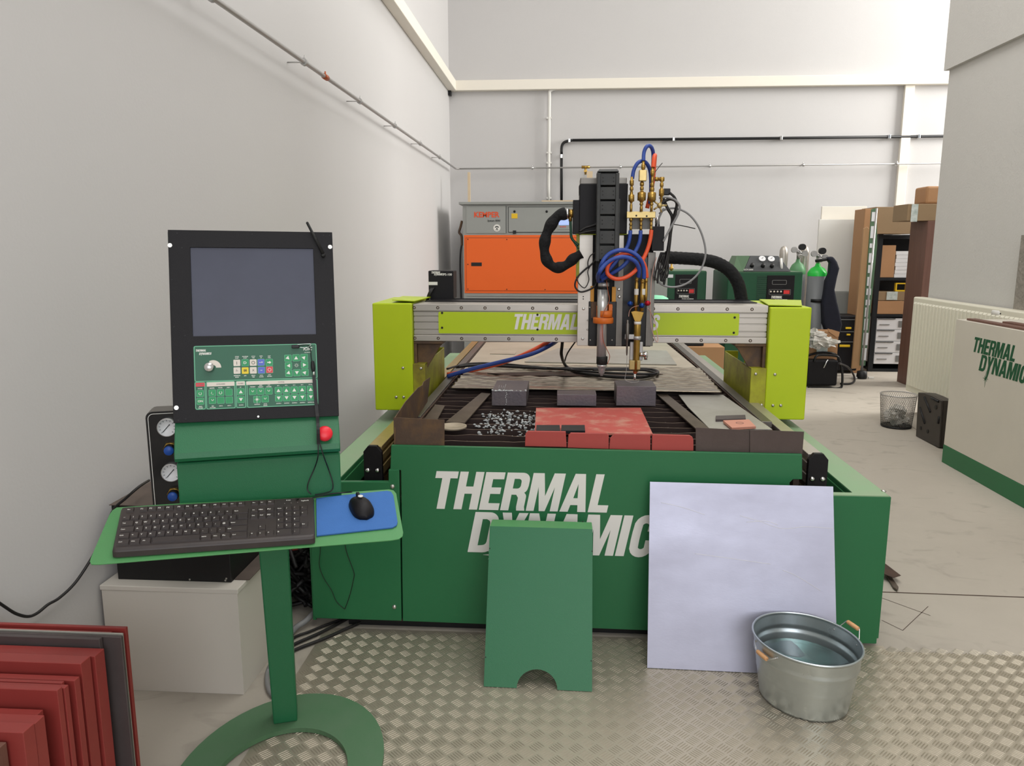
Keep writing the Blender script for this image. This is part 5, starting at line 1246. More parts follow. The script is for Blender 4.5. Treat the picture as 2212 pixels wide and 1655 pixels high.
yw = YF - .008; w2 = lambda x, y: P(x, y, Y=yw)
MB().tube([w2(693, 1150), w2(692, 1190), w2(690, 1222), w2(700, 1250), w2(716, 1275), w2(727, 1300), w2(744, 1316)], .0012, 6, 6).tube([w2(742, 1150), w2(748, 1190), w2(764, 1235), w2(764, 1250), w2(756, 1285), w2(745, 1316)], .0014, 6, 6).build('thin_wire', 'cable', label='two thin twisted wires dangling down the green side door', cat='wire')
MB().pxz([(1912, 1238), (1919, 1236), (1941, 1268), (1938, 1274), (1930, 1268)], .012, .008).build('steel_scrap', 'brownsteel', label='rusty angle scrap on the floor at the right side of the table', cat='scrap')
MB().pxz([(1905, 1212), (1946, 1243), (1930, 1248), (1905, 1238)], .03, .002).build('steel_scrap', 'rustdark', label='thin dark sheet scrap lying behind the rusty angle scrap', cat='scrap')

# ================================================================ THE BACK OF THE HALL
YK = 8.85
kp_ = lambda x, y, Y=YK: P(x, y, Y=Y)
kx0, kx1 = kp_(1001, 600).x, kp_(1330, 600).x
kem = thing('filter_unit', 'tall grey and orange fume filter unit against the back wall', 'filter unit', ((kx0 + kx1) / 2, YK + .4, 0))
def kb2(x0, y0, x1, y1, d, name, mat, off=0, par=kem, bevel=.002, **k):
    a, b = kp_(x0, y0), kp_(x1, y1); return MB().box(a.x, b.x, YK - off, YK - off + d, b.z, a.z).build(name, mat, par, bevel=bevel, **k)
zk = kp_(1100, 442).z
MB().box(kx0, kx1, YK, YK + .8, .0, zk).build('cabinet_body', 'kemper_grey', kem, bevel=.004)
MB().box(kx0 - .04, kx1 + .02, YK - .03, YK + .83, zk + .001, zk + .03).build('top_board', 'kemper_grey', kem, bevel=.003)
kb2(1007, 445, 1092.5, 504, .02, 'left_cover', 'kemper_grey', .008)
kb2(1099, 448, 1290, 501, .02, 'control_door', 'kemper_grey', .010)
dr_ = kb2(1002.5, 508, 1326, 634.5, .02, 'orange_frame', 'kemper_orange', .006)
op = kb2(1007.5, 514.5, 1300, 628.5, .014, 'orange_panel', 'kemper_orange', .010)
for a in ((1006.6, 513.6, 1301, 514.4), (1006.6, 628.6, 1301, 629.2), (1006.6, 513.6, 1007.4, 629)): kb2(*a, .01, 'panel_gap', 'ink', .0065, bevel=0)
for a in ((1098, 447.2, 1291, 448), (1098, 501.2, 1291, 502), (1098, 447.2, 1098.9, 502), (1093, 445, 1093.7, 504)): kb2(*a, .01, 'door_gap', 'ink', .0065, bevel=0)
kb2(1008, 640, 1300, 641, .01, 'base_line', 'ink', .004, bevel=0)
kb2(1018, 567, 1041, 575, .012, 'recessed_handle', 'black', .012)
for p in ((1011, 517), (1095, 517.5), (1011, 571), (1011, 624.5), (1095, 625), (1177.5, 625.5)):
    a = kp_(*p); MB().cyl((a.x, YK - .011, a.z), (a.x, YK - .014, a.z), .006, n=10).build('panel_screw', 'screw_dark', op)
for p in ((1111.5, 457), (1181, 457)):
    a = kp_(*p); MB().lathe([(.001, .008), (.012, .008), (.014, 0)], (a.x, YK - .011, a.z), (0, -1, 0), 14).build('door_lock', 'black', kem)
kb2(1105, 461.5, 1118, 472, .002, 'warning_sticker', 'yellow', .013); kb2(1108, 498, 1115, 505, .02, 'door_latch', 'black', .015)
kb2(1205, 470, 1231, 496, .006, 'display_bezel', 'kemper_grey', .014); kb2(1207, 474, 1229, 486.5, .002, 'display', 'lcd', .017); 
for i in range(4): kb2(1210 + i * 3.4, 489, 1212 + i * 3.4, 491, .002, 'display_button', 'led_red', .017, bevel=0)
a = kp_(1051, 464); m = MB(); m.flat(txt('KEMPER', .03), a.x, a.z - .002, YK - .0085, .083, .98, depth=.002); m.build('brand_lettering', 'letter_orange', kem)
a = kp_(1067, 477); m = MB(); m.flat(txt('System 8000', .015), a.x, a.z, YK - .0085, .030, .95, .1, depth=.002); m.build('model_lettering', 'ink', kem)
a = kp_(1073.5, 492.5); MB().cyl((a.x, YK - .008, a.z), (a.x, YK - .0105, a.z), .040, n=28).build('round_sticker', 'white_plastic', kem)
m = MB(); m.flat(curve2d([arc(0, 0, .8, 20, 160, 10) + arc(0, 0, .45, 160, 20, 10)]), a.x, a.z - .004, YK - .0107, .032, depth=.001).flat(curve2d([[(-.1, .3), (.1, .3), (.5, -.8), (.25, -.8), (0, -.1), (-.25, -.8), (-.5, -.8)]]), a.x, a.z - .006, YK - .0107, .028, depth=.001).build('sticker_symbol', 'ink', kem)
hz = lambda x, y: P(x, y, Y=YK + .1)
MB().tube([hz(998, 477), hz(995, 490), hz(992, 502), hz(997, 510), hz(998, 530)], .014, 8, 5).build('side_hose', 'rust', label='brown hose looping down the left side of the filter unit', cat='hose')
MB().tube([hz(998, 525), hz(995, 545), hz(994, 580), hz(996, 640), hz(997, 700)], .011, 8, 5).build('side_cable', 'cable', label='black cable down the left side of the filter unit', cat='cable')
MB().pxb(1010, 372, 1016, 441, YK + .25, .03).build('wooden_batten', 'wood_pale', label='pale wooden batten standing on the filter unit near the corner', cat='batten')
a, b = P(1170, 436, Y=YK + .1), P(1245, 436, Y=YK + .1)
MB().box(a.x, b.x, YK + .08, YK + .4, zk + .031, zk + .05).build('wooden_board', 'wood_pale', label='pale wooden board lying flat on the filter unit', cat='board')
a, b = P(1268, 370, Y=9.2), P(1280, 384, Y=9.2)
MB().box(a.x, b.x, 9.2, 9.23, zk + .031, a.z).build('wooden_batten', 'wood_pale', label='short wooden batten showing above the drive box', cat='batten')

def ghost_box(x0, y0, x1, y1, Y_, d, name, mat, lab, cat_, zb_=None, bevel=.004):
    a, b = P(x0, y0, Y=Y_), P(x1, y1, Y=Y_)
    return MB().box(a.x, b.x, Y_, Y_ + d, b.z if zb_ is None else zb_, a.z).build(name, mat, label=lab, cat=cat_, bevel=bevel)
# power supplies
def supply(x0, x1, yt_, Y_, d, px_, lab, louvre=None):
    a, b = P(x0, yt_, Y=Y_), P(x1, yt_, Y=Y_)
    t = thing('power_supply', lab, 'power supply', ((a.x + b.x) / 2, Y_ + d / 2, 0))
    MB().box(a.x, b.x, Y_, Y_ + d, .0, a.z).build('housing', 'unit_green', t, bevel=.008)
    MB().box(a.x + .005, b.x - .005, Y_ + .005, Y_ + d - .005, a.z + .0005, a.z + .004).build('top_cover', 'unit_green_pale', t)
    p0, p1 = px_
    f = lambda u, y: P(p0 + (p1 - p0) * u, y, Y=Y_ - .004)
    h = yt_ + 7
    A, B = f(0, h), f(1, h + 68); MB().box(A.x, B.x, Y_ - .004, Y_ + .01, B.z, A.z).build('front_panel', 'black_satin', t, bevel=.002)
    A, B = f(.2, h + 10), f(.75, h + 20); m = MB(); m.flat(frame2(A.x, B.x, B.z, A.z, .004, .01), 0, 0, Y_ - .0042, depth=.002).build('display_frame', 'ink_grey', t)
    A, B = f(.08, h + 30), f(.9, h + 42); m = MB(); m.flat(frame2(A.x, B.x, B.z, A.z, .003, .006), 0, 0, Y_ - .0042, depth=.002).build('lamp_frame', 'ink_grey', t)
    for i in range(4):
        A = f(.14 + .13 * i, h + 35); MB().ball((A.x, Y_ - .007, A.z), .009, 8).build('lamp', 'key_white', t)
    A, B = f(.64, h + 32), f(.86, h + 40); MB().box(A.x, B.x, Y_ - .008, Y_ - .004, B.z, A.z).build('red_display', 'led_red', t)
    m = MB(); A = f(.14, h + 49); word(m, 'THERMAL', A.x, A.z - .004, Y_ - .0042, .026, .9, .2, depth=.002); A = f(.28, h + 56); word(m, 'DYNAMICS', A.x, A.z - .006, Y_ - .0042, .026, .9, .2, depth=.002); m.build('lettering', 'letter', t)
    if louvre:
        m = MB(); A, B = P(louvre[0], yt_ + 8, Y=Y_ - .003), P(louvre[1], yt_ + 70, Y=Y_ - .003); n = 14
        for i in range(n): z_ = A.z + (B.z - A.z) * i / n; m.box(A.x, B.x, Y_ - .004, Y_ + .01, z_ - .012, z_)
        m.build('louvres', 'dark_green', t)
    return t, a, b
ps_, *_ = supply(1440, 1527, 586, 7.9, .6, (1459, 1505), 'smaller green power supply with black front panel left of the arching duct')
t_, ua, ub = supply(1573, 1735, 588, 7.6, .75, (1657, 1713), 'wide green power supply with louvres and a gas console on top', (1636, 1655))
MB().pxb(1442, 593, 1454, 600, 7.89, .004).build('paper_label', 'paper', ps_)
# gas console on top
YQ = 7.62; cz = ua.z + .006
gq = lambda x, y, Y=YQ: P(x, y, Y=Y)
gc = thing('gas_console', 'grey and green gas console with two gauges on the wide green power supply', 'gas console', (gq(1655, 587).x, YQ + .2, cz))
def trap(pts, Y0, Y1, zoff=0):
    A = []
    for x, y in pts:
        p_ = gq(x, y, Y0); A.append((p_.x, Y0, max(cz, p_.z)))
    return A
A = [(gq(1606, 587).x, YQ, cz), (gq(1709, 587).x, YQ, cz), (gq(1689, 553).x, YQ + .12, gq(1689, 553, YQ + .12).z), (gq(1627, 553).x, YQ + .12, gq(1627, 553, YQ + .12).z)]
m = MB(); m.hull8(A, [(x, YQ + .42, z) for x, y, z in A]); m.build('console_body', 'console_grey', gc, bevel=.004)
B_ = [(gq(1585, 580).x, YQ + .04, cz), (A[0][0] - .002, YQ + .0, cz), (A[3][0] - .002, YQ + .12, A[3][2]), (gq(1601, 553).x, YQ + .2, A[3][2])]
MB().hull8(B_, [(x, YQ + .42, z) for x, y, z in B_]).build('side_shell', 'unit_green_pale', gc, bevel=.003)
nrm = Vector((0, -(A[2][2] - A[1][2]), .12)).normalized()
for x, y in ((1646, 560), (1665.5, 560.5)):
    t0 = (gq(x, y, YQ).z - cz) / (A[2][2] - cz); c_ = gq(x, y, YQ + .12 * max(0, min(1, t0))) + nrm * .004
    g_ = MB().lathe([(.001, .008), (.028, .008), (.032, .008), (.033, 0)], c_, nrm, 22).build('gauge', 'gaugeface', gc)
    MB().tube([c_ + nrm * .009 + Vector((-.012, 0, -.01)), c_ + nrm * .009 + Vector((.01, 0, .012))], .0022, 5, 1).build('gauge_needle', 'ink', g_)
for x, y in ((1624, 575), (1647.5, 575.5), (1667, 576)):
    t0 = (gq(x, y, YQ).z - cz) / (A[2][2] - cz); c_ = gq(x, y, YQ + .12 * max(0, t0))
    MB().lathe([(.001, .035), (.016, .034), (.02, .0)], c_, nrm, 14).build('valve_knob', 'black', gc)
c_ = gq(1689, 570, YQ + .03); MB().cyl(c_ + Vector((0, 0, -.05)), c_ + Vector((0, .04, .05)), .012, n=12).build('flow_tube', 'white_plastic', gc)
a = gq(1616, 582.5, YQ + .01); m = MB(); m.flat(txt('GCM-2000', .02), a.x, a.z, YQ - .002, .02, depth=.001).build('lettering', 'letter', gc)
ghost_box(1409, 586, 1440, 660, 7.5, .4, 'grey_cabinet', 'kemper_grey', 'plain grey cabinet side seen between the torch and the smaller green power supply', 'cabinet', 0)
MB().lathe([(.12, -P(1417, 654, Y=6.6).z), (.12, 0), (.10, .04), (.06, .06), (.001, .065)], P(1417, 654, Y=6.6), n=28).build('mint_cylinder', 'mint', label='mint green rounded cylinder top just behind the gantry beam', cat='gas cylinder')
MB().lathe([(.006, 0), (.012, .01), (.012, .03), (.02, .035), (.02, .06), (.01, .065), (.01, .11), (.018, .12), (.018, .14), (.008, .145)], P(1450, 590, Y=7.95), n=12).build('brass_valve', 'brass', label='small brass valve on top of the smaller green power supply', cat='valve')
# cylinders
def bottle(xp, ysh, ytop, rpx, Y_, mb, mc, lab, valve=True):
    a = P(xp, ysh, Y=Y_); dd = (a - CAMP).dot(FW) / FPX; r_ = rpx * dd
    t = thing('gas_cylinder', lab, 'gas cylinder', (a.x, Y_, 0))
    zt_ = P(xp, ytop, Y=Y_).z; zs = a.z
    MB().lathe([(r_ * .96, .0), (r_, .02), (r_, zs), ], (a.x, Y_, 0), n=28).build('cylinder_body', mb, t)
    k = zt_ - zs
    MB().lathe([(r_ * 1.005, zs - .002), (r_ * 1.005, zs + .03), (r_ * .93, zs + k * .45), (r_ * .7, zs + k * .78), (r_ * .3, zs + k), (r_ * .22, zs + k + .03), (.001, zs + k + .03)], (a.x, Y_, 0), n=28, cap=False).build('shoulder', mc, t)
    if valve:
        z0 = zs + k + .03
        MB().lathe([(.018, z0), (.018, z0 + .06), (.024, z0 + .065), (.024, z0 + .09), (.012, z0 + .095)], (a.x, Y_, 0), n=12).build('valve', 'steel', t)
        m = MB(); 
        for dx, dz in ((-.06, .10), (.055, .06)): m.cyl((a.x + dx, Y_ - .06, z0 + dz), (a.x + dx, Y_ - .03, z0 + dz), .032, n=16)
        m.cyl((a.x - .06, Y_ - .04, z0 + .1), (a.x + .055, Y_ - .04, z0 + .05), .014, n=10).cyl((a.x, Y_ - .09, z0 + .03), (a.x, Y_ - .02, z0 + .05), .022, n=12)
        m.build('regulator', 'steel', t)
        MB().cyl((a.x + .02, Y_ - .08, z0 + .13), (a.x + .02, Y_ - .02, z0 + .13), .034, n=16).build('regulator_gauge', 'black', t)
    return t
bottle(1722, 592, 566, 17, 8.6, 'cylgrey', 'cylgreen_dull', 'grey gas cylinder with dull green shoulder behind the wide power supply')
bt = bottle(1765, 596, 575, 20, 8.45, 'cylgrey', 'cylgreen', 'grey gas cylinder with bright green shoulder right of the wide power supply')
a = P(1765, 648, Y=8.45)
MB().lathe([(.105, a.z - .02), (.112, a.z - .02), (.112, a.z + .015), (.105, a.z + .015)], (a.x, 8.45, 0), n=28, cap=False).build('band', 'black', bt)
for xp, lab in ((1693, 'left'), (1739, 'right')):
    a = P(xp, 545, Y=8.7); MB().lathe([(.045, 0), (.045, a.z - .03), (.043, a.z + .02), (.03, a.z + .055), (.001, a.z + .07)], (a.x, 8.7, 0), n=20).build('gas_cylinder', 'alu', label=lab + ' one of the two slim silver cylinder tops behind the regulators', cat='gas cylinder', group='slim silver cylinders')
# navy overalls
m = MB(); q_ = [(160, 610), (210, 598), (240, 640), (258, 690), (240, 760), (222, 850), (240, 940), (262, 1030), (278, 1110), (262, 1175), (228, 1225), (212, 1160), (165, 1190), (135, 1100), (130, 960), (148, 860), (158, 780), (180, 730), (188, 650)]
m.pxp([(1740 + x * .29, 380 + y * .29) for x, y in q_], 8.27, .10)
o = m.build('overalls', 'navy', label='dark navy overalls hanging beside the bright green gas cylinder', cat='overalls', bevel=.03, seg=4)
cz_ = P(1790, 560, Y=8.3); MB().tube([cz_, cz_ + Vector((-.12, .05, -.02))], .015, 8, 1).build('hanging_arm', 'black', label='black regulator arm the overalls hang from', cat='hook')
# boards, chest, planks
ghost_box(1770, 474, 1873, 630, 9.36, .03, 'white_board', 'white_plastic', 'large pale board standing at the back wall behind the overalls', 'board', bevel=.003)
ghost_box(1776, 446, 1871, 476, 9.42, .03, 'white_board', 'cream', 'cream board whose top shows above the larger pale board', 'board', P(1800, 631, Y=9.28).z + .003, bevel=.003)
ghost_box(1774, 631, 1864, 800, 9.28, .3, 'grey_shelf_unit', 'kemper_grey', 'low dark grey cupboard under the large pale board', 'cupboard', 0)
t = thing('tool_chest', 'black tool chest with yellow latches below the pale boards', 'tool chest', P(1833, 797, Y=8.75))
MB().pxb(1806, 682, 1850, 801, 8.75, .3).build('chest_body', 'black_satin', t, bevel=.01)
for a in ((1827, 707, 1839, 711), (1829.5, 721.5, 1837, 725), (1814, 745, 1836, 750)): MB().pxb(*a, 8.735, .02).build('latch', 'yellow', t, bevel=.002)
for y in (690, 716, 738): MB().pxb(1807, y, 1849, y + 1.5, 8.745, .01).build('chest_seam', 'ink_grey', t)
MB().pxp([(1866, 494), (1873, 490), (1878, 494), (1879, 520), (1860, 795), (1840, 797)], 8.6, .03).build('wooden_plank', 'wood', label='tall wooden plank standing left of the black shelving', cat='plank', bevel=.003)
lt = thing('labelled_panel', 'narrow tall panel edge covered in white and green labels beside the plank', 'panel', P(1862, 790, Y=8.55))
MB().pxp([(1883, 452), (1894, 449), (1895, 530), (1869, 790), (1858, 790)], 8.55, .02).build('panel_sheet', 'unit_green_pale', lt)
rnd = random.Random(5); y = 458
while y < 780:
    t_ = (y - 450) / 340; x = 1884.5 - 24 * t_; h_ = 9 + rnd.random() * 18
    MB().pxb(x, y, x + 5 + rnd.random() * 4, y + h_, 8.547, .003).build('paper_tag', 'paper', lt); y += h_ + 4 + rnd.random() * 8
ghost_box(1869, 451, 1883, 491, 8.8, .3, 'cardboard_box', 'carton', 'narrow tall carton showing between the cream board and the labelled panel', 'box', 0)
st2 = thing('pole_stand', 'thin metal pole on black hub with white feet left of the black shelving', 'stand', P(1861, 818, Z=0))
fy = P(1861, 818, Z=0).y
MB().tube([P(1861, 808, Y=fy), P(1894, 450, Y=fy + .1)], .011, 8, 1).build('pole', 'steel', st2)
MB().lathe([(.05, .0), (.055, .02), (.05, .08), (.02, .09)], P(1861, 818, Z=0), n=18).build('hub', 'black', st2)
MB().box(P(1834, 815, Z=0).x, P(1852, 815, Z=0).x, fy - .012, fy + .012, .003, .02).build('foot', 'white_plastic', st2)
MB().box(P(1868, 815, Z=0).x, P(1884, 817, Z=0).x, fy - .012, fy + .012, .003, .02).build('foot', 'white_plastic', st2)
# black shelving
YS = 8.92; sx0, sx1 = P(1875, 803, Z=0).x, P(1875, 803, Z=0).x + .80; szt = P(1897, 506, Y=YS).z
she = thing('shelving_unit', 'black metal shelving unit with boxes and drawers at the back right', 'shelving', ((sx0 + sx1) / 2, YS + .2, 0))
for x in (sx0, sx1 - .05):
    for y in (YS, YS + .36): MB().box(x, x + .05, y, y + .04, 0, szt).build('upright', 'shelfmetal', she)
lv = [P(1890, yy, Y=YS).z for yy in (510, 600, 679, 797)]
for z in lv: MB().box(sx0 + .051, sx1 - .051, YS + .001, YS + .399, z - .03, z).build('shelf', 'shelfmetal', she)
MB().box(sx0 + .05, sx1 - .05, YS + .402, YS + .41, .02, szt).build('back_sheet', 'black', she)
def onshelf(x0, y0, x1, z0, name, mat, lab, cat_, d=.3, off=.01, **k):
    a, b = P(x0, y0, Y=YS + off), P(x1, y0, Y=YS + off); return MB().box(a.x, b.x, YS + off, YS + off + d, z0 + .002, a.z).build(name, mat, label=lab, cat=cat_, bevel=.003)
onshelf(1904, 530, 1936, lv[1], 'cardboard_box', 'carton', 'upright carton on the second shelf of the black shelving', 'box')
m = MB(); a = P(1946, 540, Y=YS)
for i in range(7): m.box(P(1938, 540, Y=YS).x + .004 * (i % 3), a.x + .16, YS + .02, YS + .3, lv[1] + .002 + i * .042, lv[1] + .042 + i * .042)
m.build('paper_stack', 'paper', label='stack of white paper packs beside the upright carton', cat='paper')
onshelf(1894, 650, 1953, lv[2], 'cardboard_box', 'carton', 'long flat carton lowest on the third shelf', 'box')
z_ = P(1900, 650, Y=YS + .01).z + .003
o = onshelf(1894, 630, 1955, z_, 'cardboard_box', 'carton_dull', 'flat taped carton on top of the long one', 'box')
MB().pxb(1916, 630, 1938, 648, YS + .006, .002).build('tape', 'tape', o)
a, b = P(1934, 611, Y=YS + .03), P(1958, 627, Y=YS + .03); z2 = P(1900, 630, Y=YS + .01).z + .003
m = MB(); m.flat(frame2(a.x, b.x, z2, a.z, .014, .004), 0, 0, YS + .05, depth=.04).build('yellow_frame', 'yellow', label='small yellow framed case on the third shelf', cat='case')
for i in range(4):
    zt_ = lv[2] - .045 - i * .132
    t = thing('drawer_box', ['top', 'second', 'third', 'bottom'][i] + ' one of the four white printed drawer boxes at the foot of the black shelving', 'drawer box', (sx0 + .25, YS + .15, zt_ - .125), 'white drawer boxes')
    MB().box(sx0 + .06, sx1 - .10, YS + .01, YS + .35, zt_ - .128, zt_).build('drawer_case', 'paper', t, bevel=.003)
    MB().box(sx0 + .09, sx0 + .20, YS + .004, YS + .012, zt_ - .075, zt_ - .068).build('finger_slot', 'ink_grey', t)
    MB().box(sx0 + .065, sx0 + .26, YS + .003, YS + .012, zt_ - .01, zt_ - .002).build('shadow_gap', 'ink', t)
    m = MB()
    for k in range(3): m.box(sx0 + .30 + k * .07, sx0 + .34 + k * .07, YS + .005, YS + .012, zt_ - .10, zt_ - .03)
    m.build('printed_panel', 'ink_grey', t, kind='stuff')
o = ghost_box(1893, 447, 1975, 505, YS - .05, .42, 'cardboard_box', 'carton_dull', 'wide dull carton on top of the black shelving', 'box', szt + .002)
bx = P(1937, 824, Z=0); XW = bx.x; YW1 = bx.y; YW0 = P(2005, 477, X=XW).y; zw = P(1969, 480, X=XW).z
MB().box(XW, XW + .7, YW0, YW1, 0, zw).build('brown_cabinet', 'wood_brown', label='tall brown wood-grain cabinet beside the end of the right wall', cat='cabinet', bevel=.003)
a, b = P(1959, 441, Y=YW0 + .05), P(2040, 441, Y=YW0 + .05)
cb = thing('cardboard_box', 'carton with printed tape on top of the brown cabinet', 'box', ((a.x + b.x) / 2, YW0 + .2, zw))
MB().box(a.x, b.x, YW0 + .02, YW1 - .02, zw + .002, a.z).build('carton_body', 'carton_dull', cb, bevel=.004)
MB().pxb(1970, 441, 1981, 479, YW0 + .016, .002).build('tape_strip', 'tape', cb)
zc_ = a.z; a, b = P(2003, 402, Y=YW0 + .06), P(2050, 402, Y=YW0 + .06)
MB().box(a.x, b.x, YW0 + .06, YW1 - .05, zc_ + .002, a.z).build('cardboard_box', 'carton', label='smaller orange-brown carton topmost above the brown cabinet', cat='box', bevel=.02)
# cartons and welder behind the gantry
ghost_box(1440, 749, 1563, 800, 7.0, .35, 'cardboard_box', 'carton', 'orange-brown carton on the floor behind the right rear of the table', 'box', 0)
za = P(1500, 749, Y=7.0).z
MB().box(P(1462, 745, Y=7.05).x, P(1520, 745, Y=7.05).x, 7.05, 7.25, za + .002, za + .03).build('flat_case', 'black', label='flat black case on the orange-brown carton behind the table', cat='case', bevel=.003)
t = thing('cardboard_box', 'open carton with flaps and tape right of the gantry cover', 'box', P(1785, 800, Y=8.0))
MB().pxb(1750, 716, 1806, 800, 8.0, .22).build('carton_body', 'carton', t, bevel=.003)
MB().pxp([(1790, 716), (1788, 710), (1814, 717), (1812, 727), (1806, 728)], 7.985, .01).build('carton_flap', 'carton', t)
MB().pxb(1765, 745, 1787, 766, 7.995, .004).build('tape_strip', 'tape', t)
m = MB(); rnd = random.Random(9)
for x, y, r_, sx_ in ((1758, 722, .07, 1.2), (1768, 734, .08, 1.4), (1784, 740, .07, 1.7), (1764, 746, .05, 1.2), (1797, 738, .04, 1.5), (1756, 735, .05, 1)):
    m.crumple(P(x, y, Y=7.9), r_, rnd, 14, sx_, .7)
m.build('plastic_bag', 'plasticbag', label='crumpled clear plastic bag spilling over the open carton', cat='bag')
wy_ = 7.55; t = thing('welding_machine', 'small black welding machine with tubular frame on the floor right of the gantry', 'welding machine', P(1782, 838, Z=0))
wq = lambda x, y, Y=wy_: P(x, y, Y=Y)
wy_ = P(1782, 838, Z=0).y
MB().pxb(1745, 778, 1808, 834, wy_ + .02, .14).build('machine_body', 'black_satin', t, bevel=.02, seg=3)
MB().tube([wq(1758, 782, wy_), wq(1763, 770, wy_), wq(1775, 767, wy_), wq(1805, 769, wy_), wq(1813, 776, wy_), wq(1819, 800, wy_), wq(1819, 830, wy_), wq(1812, 839, wy_), wq(1780, 839, wy_), wq(1745, 838, wy_)], .012, 8, 4).build('tube_frame', 'black_gloss', t)
MB().tube([wq(1745, 768, wy_ + .15), wq(1770, 762, wy_ + .15), wq(1800, 764, wy_ + .15), wq(1812, 775, wy_ + .2), wq(1818, 800, wy_ + .12)], .012, 8, 4).build('tube_frame', 'black_gloss', t)
MB().tube([wq(1779, 795, wy_), wq(1788, 777, wy_)], .007, 6, 1).build('handle_lever', 'chrome', t)
MB().pxb(1771, 823, 1787, 827, wy_ + .025, .01).build('green_badge', 'lime', t)
MB().tube([P(1812, 785, Z=.3), P(1830, 792, Z=.2), P(1842, 806, Z=.05), P(1846, 822, Z=.01), P(1836, 829, Z=.01), P(1815, 829, Z=.012)], .010, 8, 6).build('welder_cable', 'cable', label='black cable trailing from the welding machine toward the pole stand', cat='cable')

# ================================================================ RIGHT SIDE
XQ = 2.93
ry1 = P(1970, 643, X=XQ).y; rz1 = P(1970, 641, X=XQ).z; rz0 = P(1952, 843, X=XQ).z; ry0 = ry1 - 2.05
rad = thing('radiator', 'cream ribbed panel radiator on the right wall beside the white cabinet', 'radiator', (XQ + .05, (ry0 + ry1) / 2, rz0))
MB().box(XQ + .012, XQ + .10, ry0, ry1, rz0, rz1).build('radiator_panel', 'radiator', rad, bevel=.012, seg=3)
m = MB(); n = 37; stp = (ry1 - ry0 - .06) / n
for i in range(n):
    y = ry0 + .03 + stp * (i + .5); w_ = stp * .30
    m.hull8([(XQ + .013, y - w_ * 1.5, rz0 + .05), (XQ + .013, y + w_ * 1.5, rz0 + .05), (XQ + .013, y + w_ * 1.5, rz1 - .04), (XQ + .013, y - w_ * 1.5, rz1 - .04)], [(XQ, y - w_, rz0 + .06), (XQ, y + w_, rz0 + .06), (XQ, y + w_, rz1 - .055), (XQ, y - w_, rz1 - .055)])
m.build('ribs', 'radiator', rad)
va = P(2162, 677, X=XQ + .03)
MB().lathe([(.012, -.03), (.02, -.02), (.026, -.01), (.026, .07), (.02, .08), (.01, .085)], va, (0, 1, 0), 20).build('valve_head', 'white_plastic', rad)
MB().lathe([(.019, -.035), (.019, -.02)], va, (0, 1, 0), 16).build('valve_collar', 'black', rad)
MB().tube([va + Vector((0, -.03, 0)), va + Vector((.01, -.2, 0)), va + Vector((.09, -.32, .01))], .01, 8, 4).build('valve_pipe', 'brownsteel', rad)
m = MB(); yq = P(2203, 600, X=XR - .03).y; m.box(XR - .04, XR - .001, yq - .6, yq + .02, .9, P(2203, 508, X=XR - .03).z); struct(m, 'trim_6', 'rust')
bpy.data.objects['trim_6'].data.materials[0] = M('stone_rough', (150, 144, 134), .9, var=.6, scale=30, bump=.8, bscale=50)
XC = 2.52; cy1 = P(2038, 998, Z=0).y; czt = P(2070, 690, X=XC).z; cy0 = 2.2
cab = thing('white_cabinet', 'long white cabinet with green plinth and green lettering at the right edge', 'cabinet', (XC + .2, 3.6, 0))
MB().box(XC, XR - .135, cy0, cy1, .12, czt).build('cabinet_body', 'cabwhite', cab, bevel=.002)
MB().box(XC - .002, XR - .135, cy0, cy1 + .002, .0, .119).build('plinth', 'green', cab, bevel=.002)
FC = Fr((XC, cy1, 0), -90)
m = MB(FC); a = FC.un(2100, 759, y=0); b = FC.un(2196, 783, y=0); t0_ = FC.un(2103, 727, y=0)
hh = (t0_.z - a.z) * 1.0
word(m, 'THERMAL', a.x, a.z, -.0002, hh, (b.x - a.x) / hh / 4.75, .2, depth=.001)
d0 = FC.un(2114, 800, y=0); word(m, 'DYNAMICS', d0.x, d0.z, -.0002, hh * 1.08, (b.x - a.x) / hh / 4.75, .2, depth=.001)
s0 = FC.un(2129, 818, y=0); m.flat(STARG, s0.x, s0.z, -.0002, .032, depth=.001)
m.build('lettering', 'letter_green', cab)
zz = czt + .001
for i, (y0_, y1_, dx, mm, lab) in enumerate(((4.05, 5.0, .02, 'wood_brown', 'long brown strip lying nearest the left edge of the white cabinet top'), (3.6, 4.75, .10, 'wood_brown', 'second brown strip on top of the white cabinet'), (3.4, 4.55, .18, 'rustdark', 'dark strip farthest from the edge on the white cabinet top'))):
    MB().box(XC + dx, XC + dx + .055, y0_, y1_, zz, zz + .012 + i * .005).build('wooden_strip', mm, label=lab, cat='strip', bevel=.002)
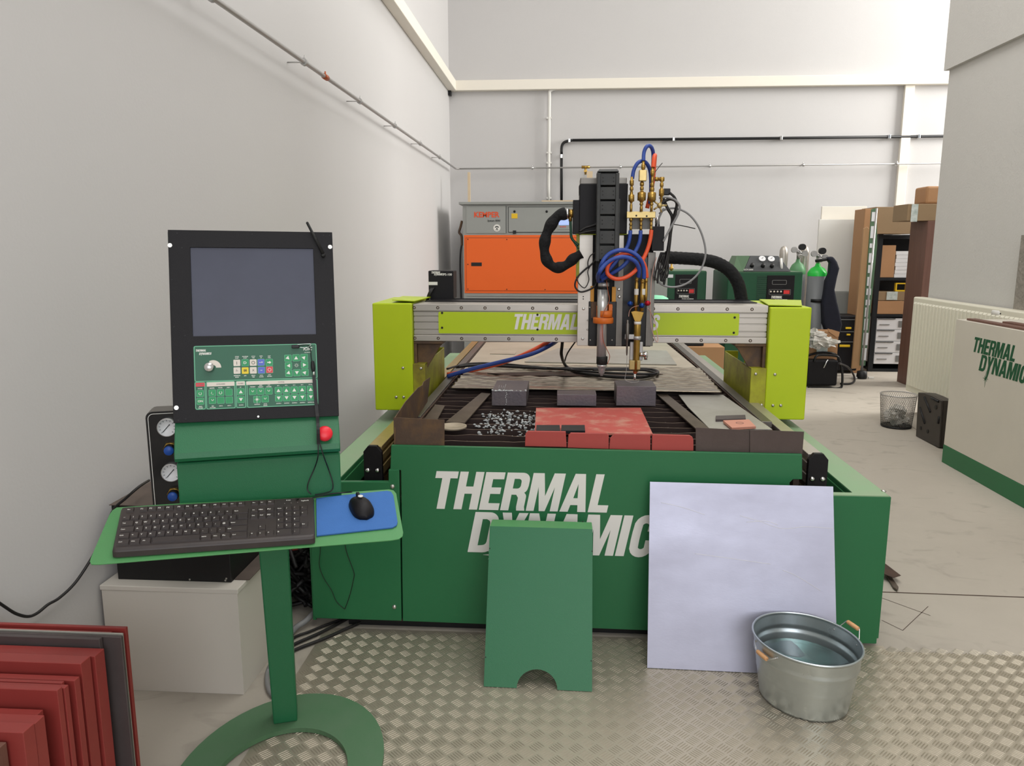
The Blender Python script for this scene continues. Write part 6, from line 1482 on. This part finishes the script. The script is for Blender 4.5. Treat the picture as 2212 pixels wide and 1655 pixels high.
# waste basket and tray case
wc = P(1947, 928, Z=0) + Vector((0, .10, 0)); wc.z = .004
zt_ = P(1950, 852, Y=wc.y).z - .004
wbk = thing('waste_basket', 'round wire mesh waste basket with crumpled film on the floor by the radiator', 'waste basket', wc)
m = MB(); n = 54
for i in range(n):
    for sgx in (-1, 1):
        pts = []
        for k in range(9):
            t = k / 8; an = 2 * math.pi * (i / n) + sgx * t * 1.0; r_ = .110 + .022 * t; pts.append(wc + Vector((math.cos(an) * r_, math.sin(an) * r_, t * zt_)))
        m.tube(pts, .0011, 3, 1)
m.build('mesh_wall', 'wire_mesh', wbk)
MB().lathe([(.129, zt_), (.134, zt_ - .004), (.137, zt_), (.134, zt_ + .004), (.129, zt_)], wc, n=36, cap=False).build('rim', 'steel', wbk)
MB().lathe([(.001, 0), (.112, 0), (.113, .012), (.111, .012), (.11, .002), (.001, .002)], wc, n=32, cap=False).build('basket_base', 'black', wbk)
m = MB(); rnd = random.Random(2)
for i in range(22):
    an = rnd.random() * 6.28; r_ = rnd.random() * .07; m.crumple(wc + Vector((math.cos(an) * r_, math.sin(an) * r_, .04 + rnd.random() * .11)), .02 + rnd.random() * .022, rnd, 10, .9 + rnd.random() * .5, .4 + rnd.random() * .8)
m.build('crumpled_film', 'plasticbag', label='crumpled clear film inside the wire basket', cat='film', kind='stuff')
XT = P(2003, 956, Z=0).x
ts = thing('tool_case', 'open dark brown moulded case standing between the basket and the white cabinet', 'case', P(2003, 956, Z=.0))
m = MB(); pts = [(1983, 848), (1996, 849), (2012, 855), (2034, 866), (2028, 967), (2002, 956), (1978, 943)]
pp = poly(pts, X=XT)
for p_ in pp[-3:]: p_.z = max(.002, p_.z)
m.extr(pp, (.015, 0, 0)); m.build('case_face', 'case', ts, bevel=.004)
m = MB(); oc_ = pp; 
for i in range(len(oc_)):
    a, b = oc_[i], oc_[(i + 1) % len(oc_)]; c0 = sum(oc_, Vector()) / len(oc_); ai, bi = a.lerp(c0, .06), b.lerp(c0, .06)
    m.hull8([a + Vector((.015, 0, 0)), b + Vector((.015, 0, 0)), bi + Vector((.015, 0, 0)), ai + Vector((.015, 0, 0))], [a + Vector((.08, 0, 0)), b + Vector((.08, 0, 0)), bi + Vector((.08, 0, 0)), ai + Vector((.08, 0, 0))])
m.build('case_rim', 'case', ts)
for x, y, r_ in ((1989, 925, .014), (2004, 932, .014), (2022, 880, .016)):
    a = P(x, y, X=XT - .001); MB().cyl(a, a + Vector((-.003, 0, 0)), r_, n=16).build('case_boss', 'black', ts)
for (x0_, y0_), (x1_, y1_) in (((1987, 880), (1998, 915)), ((1997, 858), (2010, 890)), ((2012, 860), (2028, 868)), ((2029, 900), (2027, 915))):
    a, b = P(x0_, y0_, X=XT - .001), P(x1_, y1_, X=XT - .001); MB().tube([a, b], .009, 6, 1).build('moulded_slot', 'black', ts)
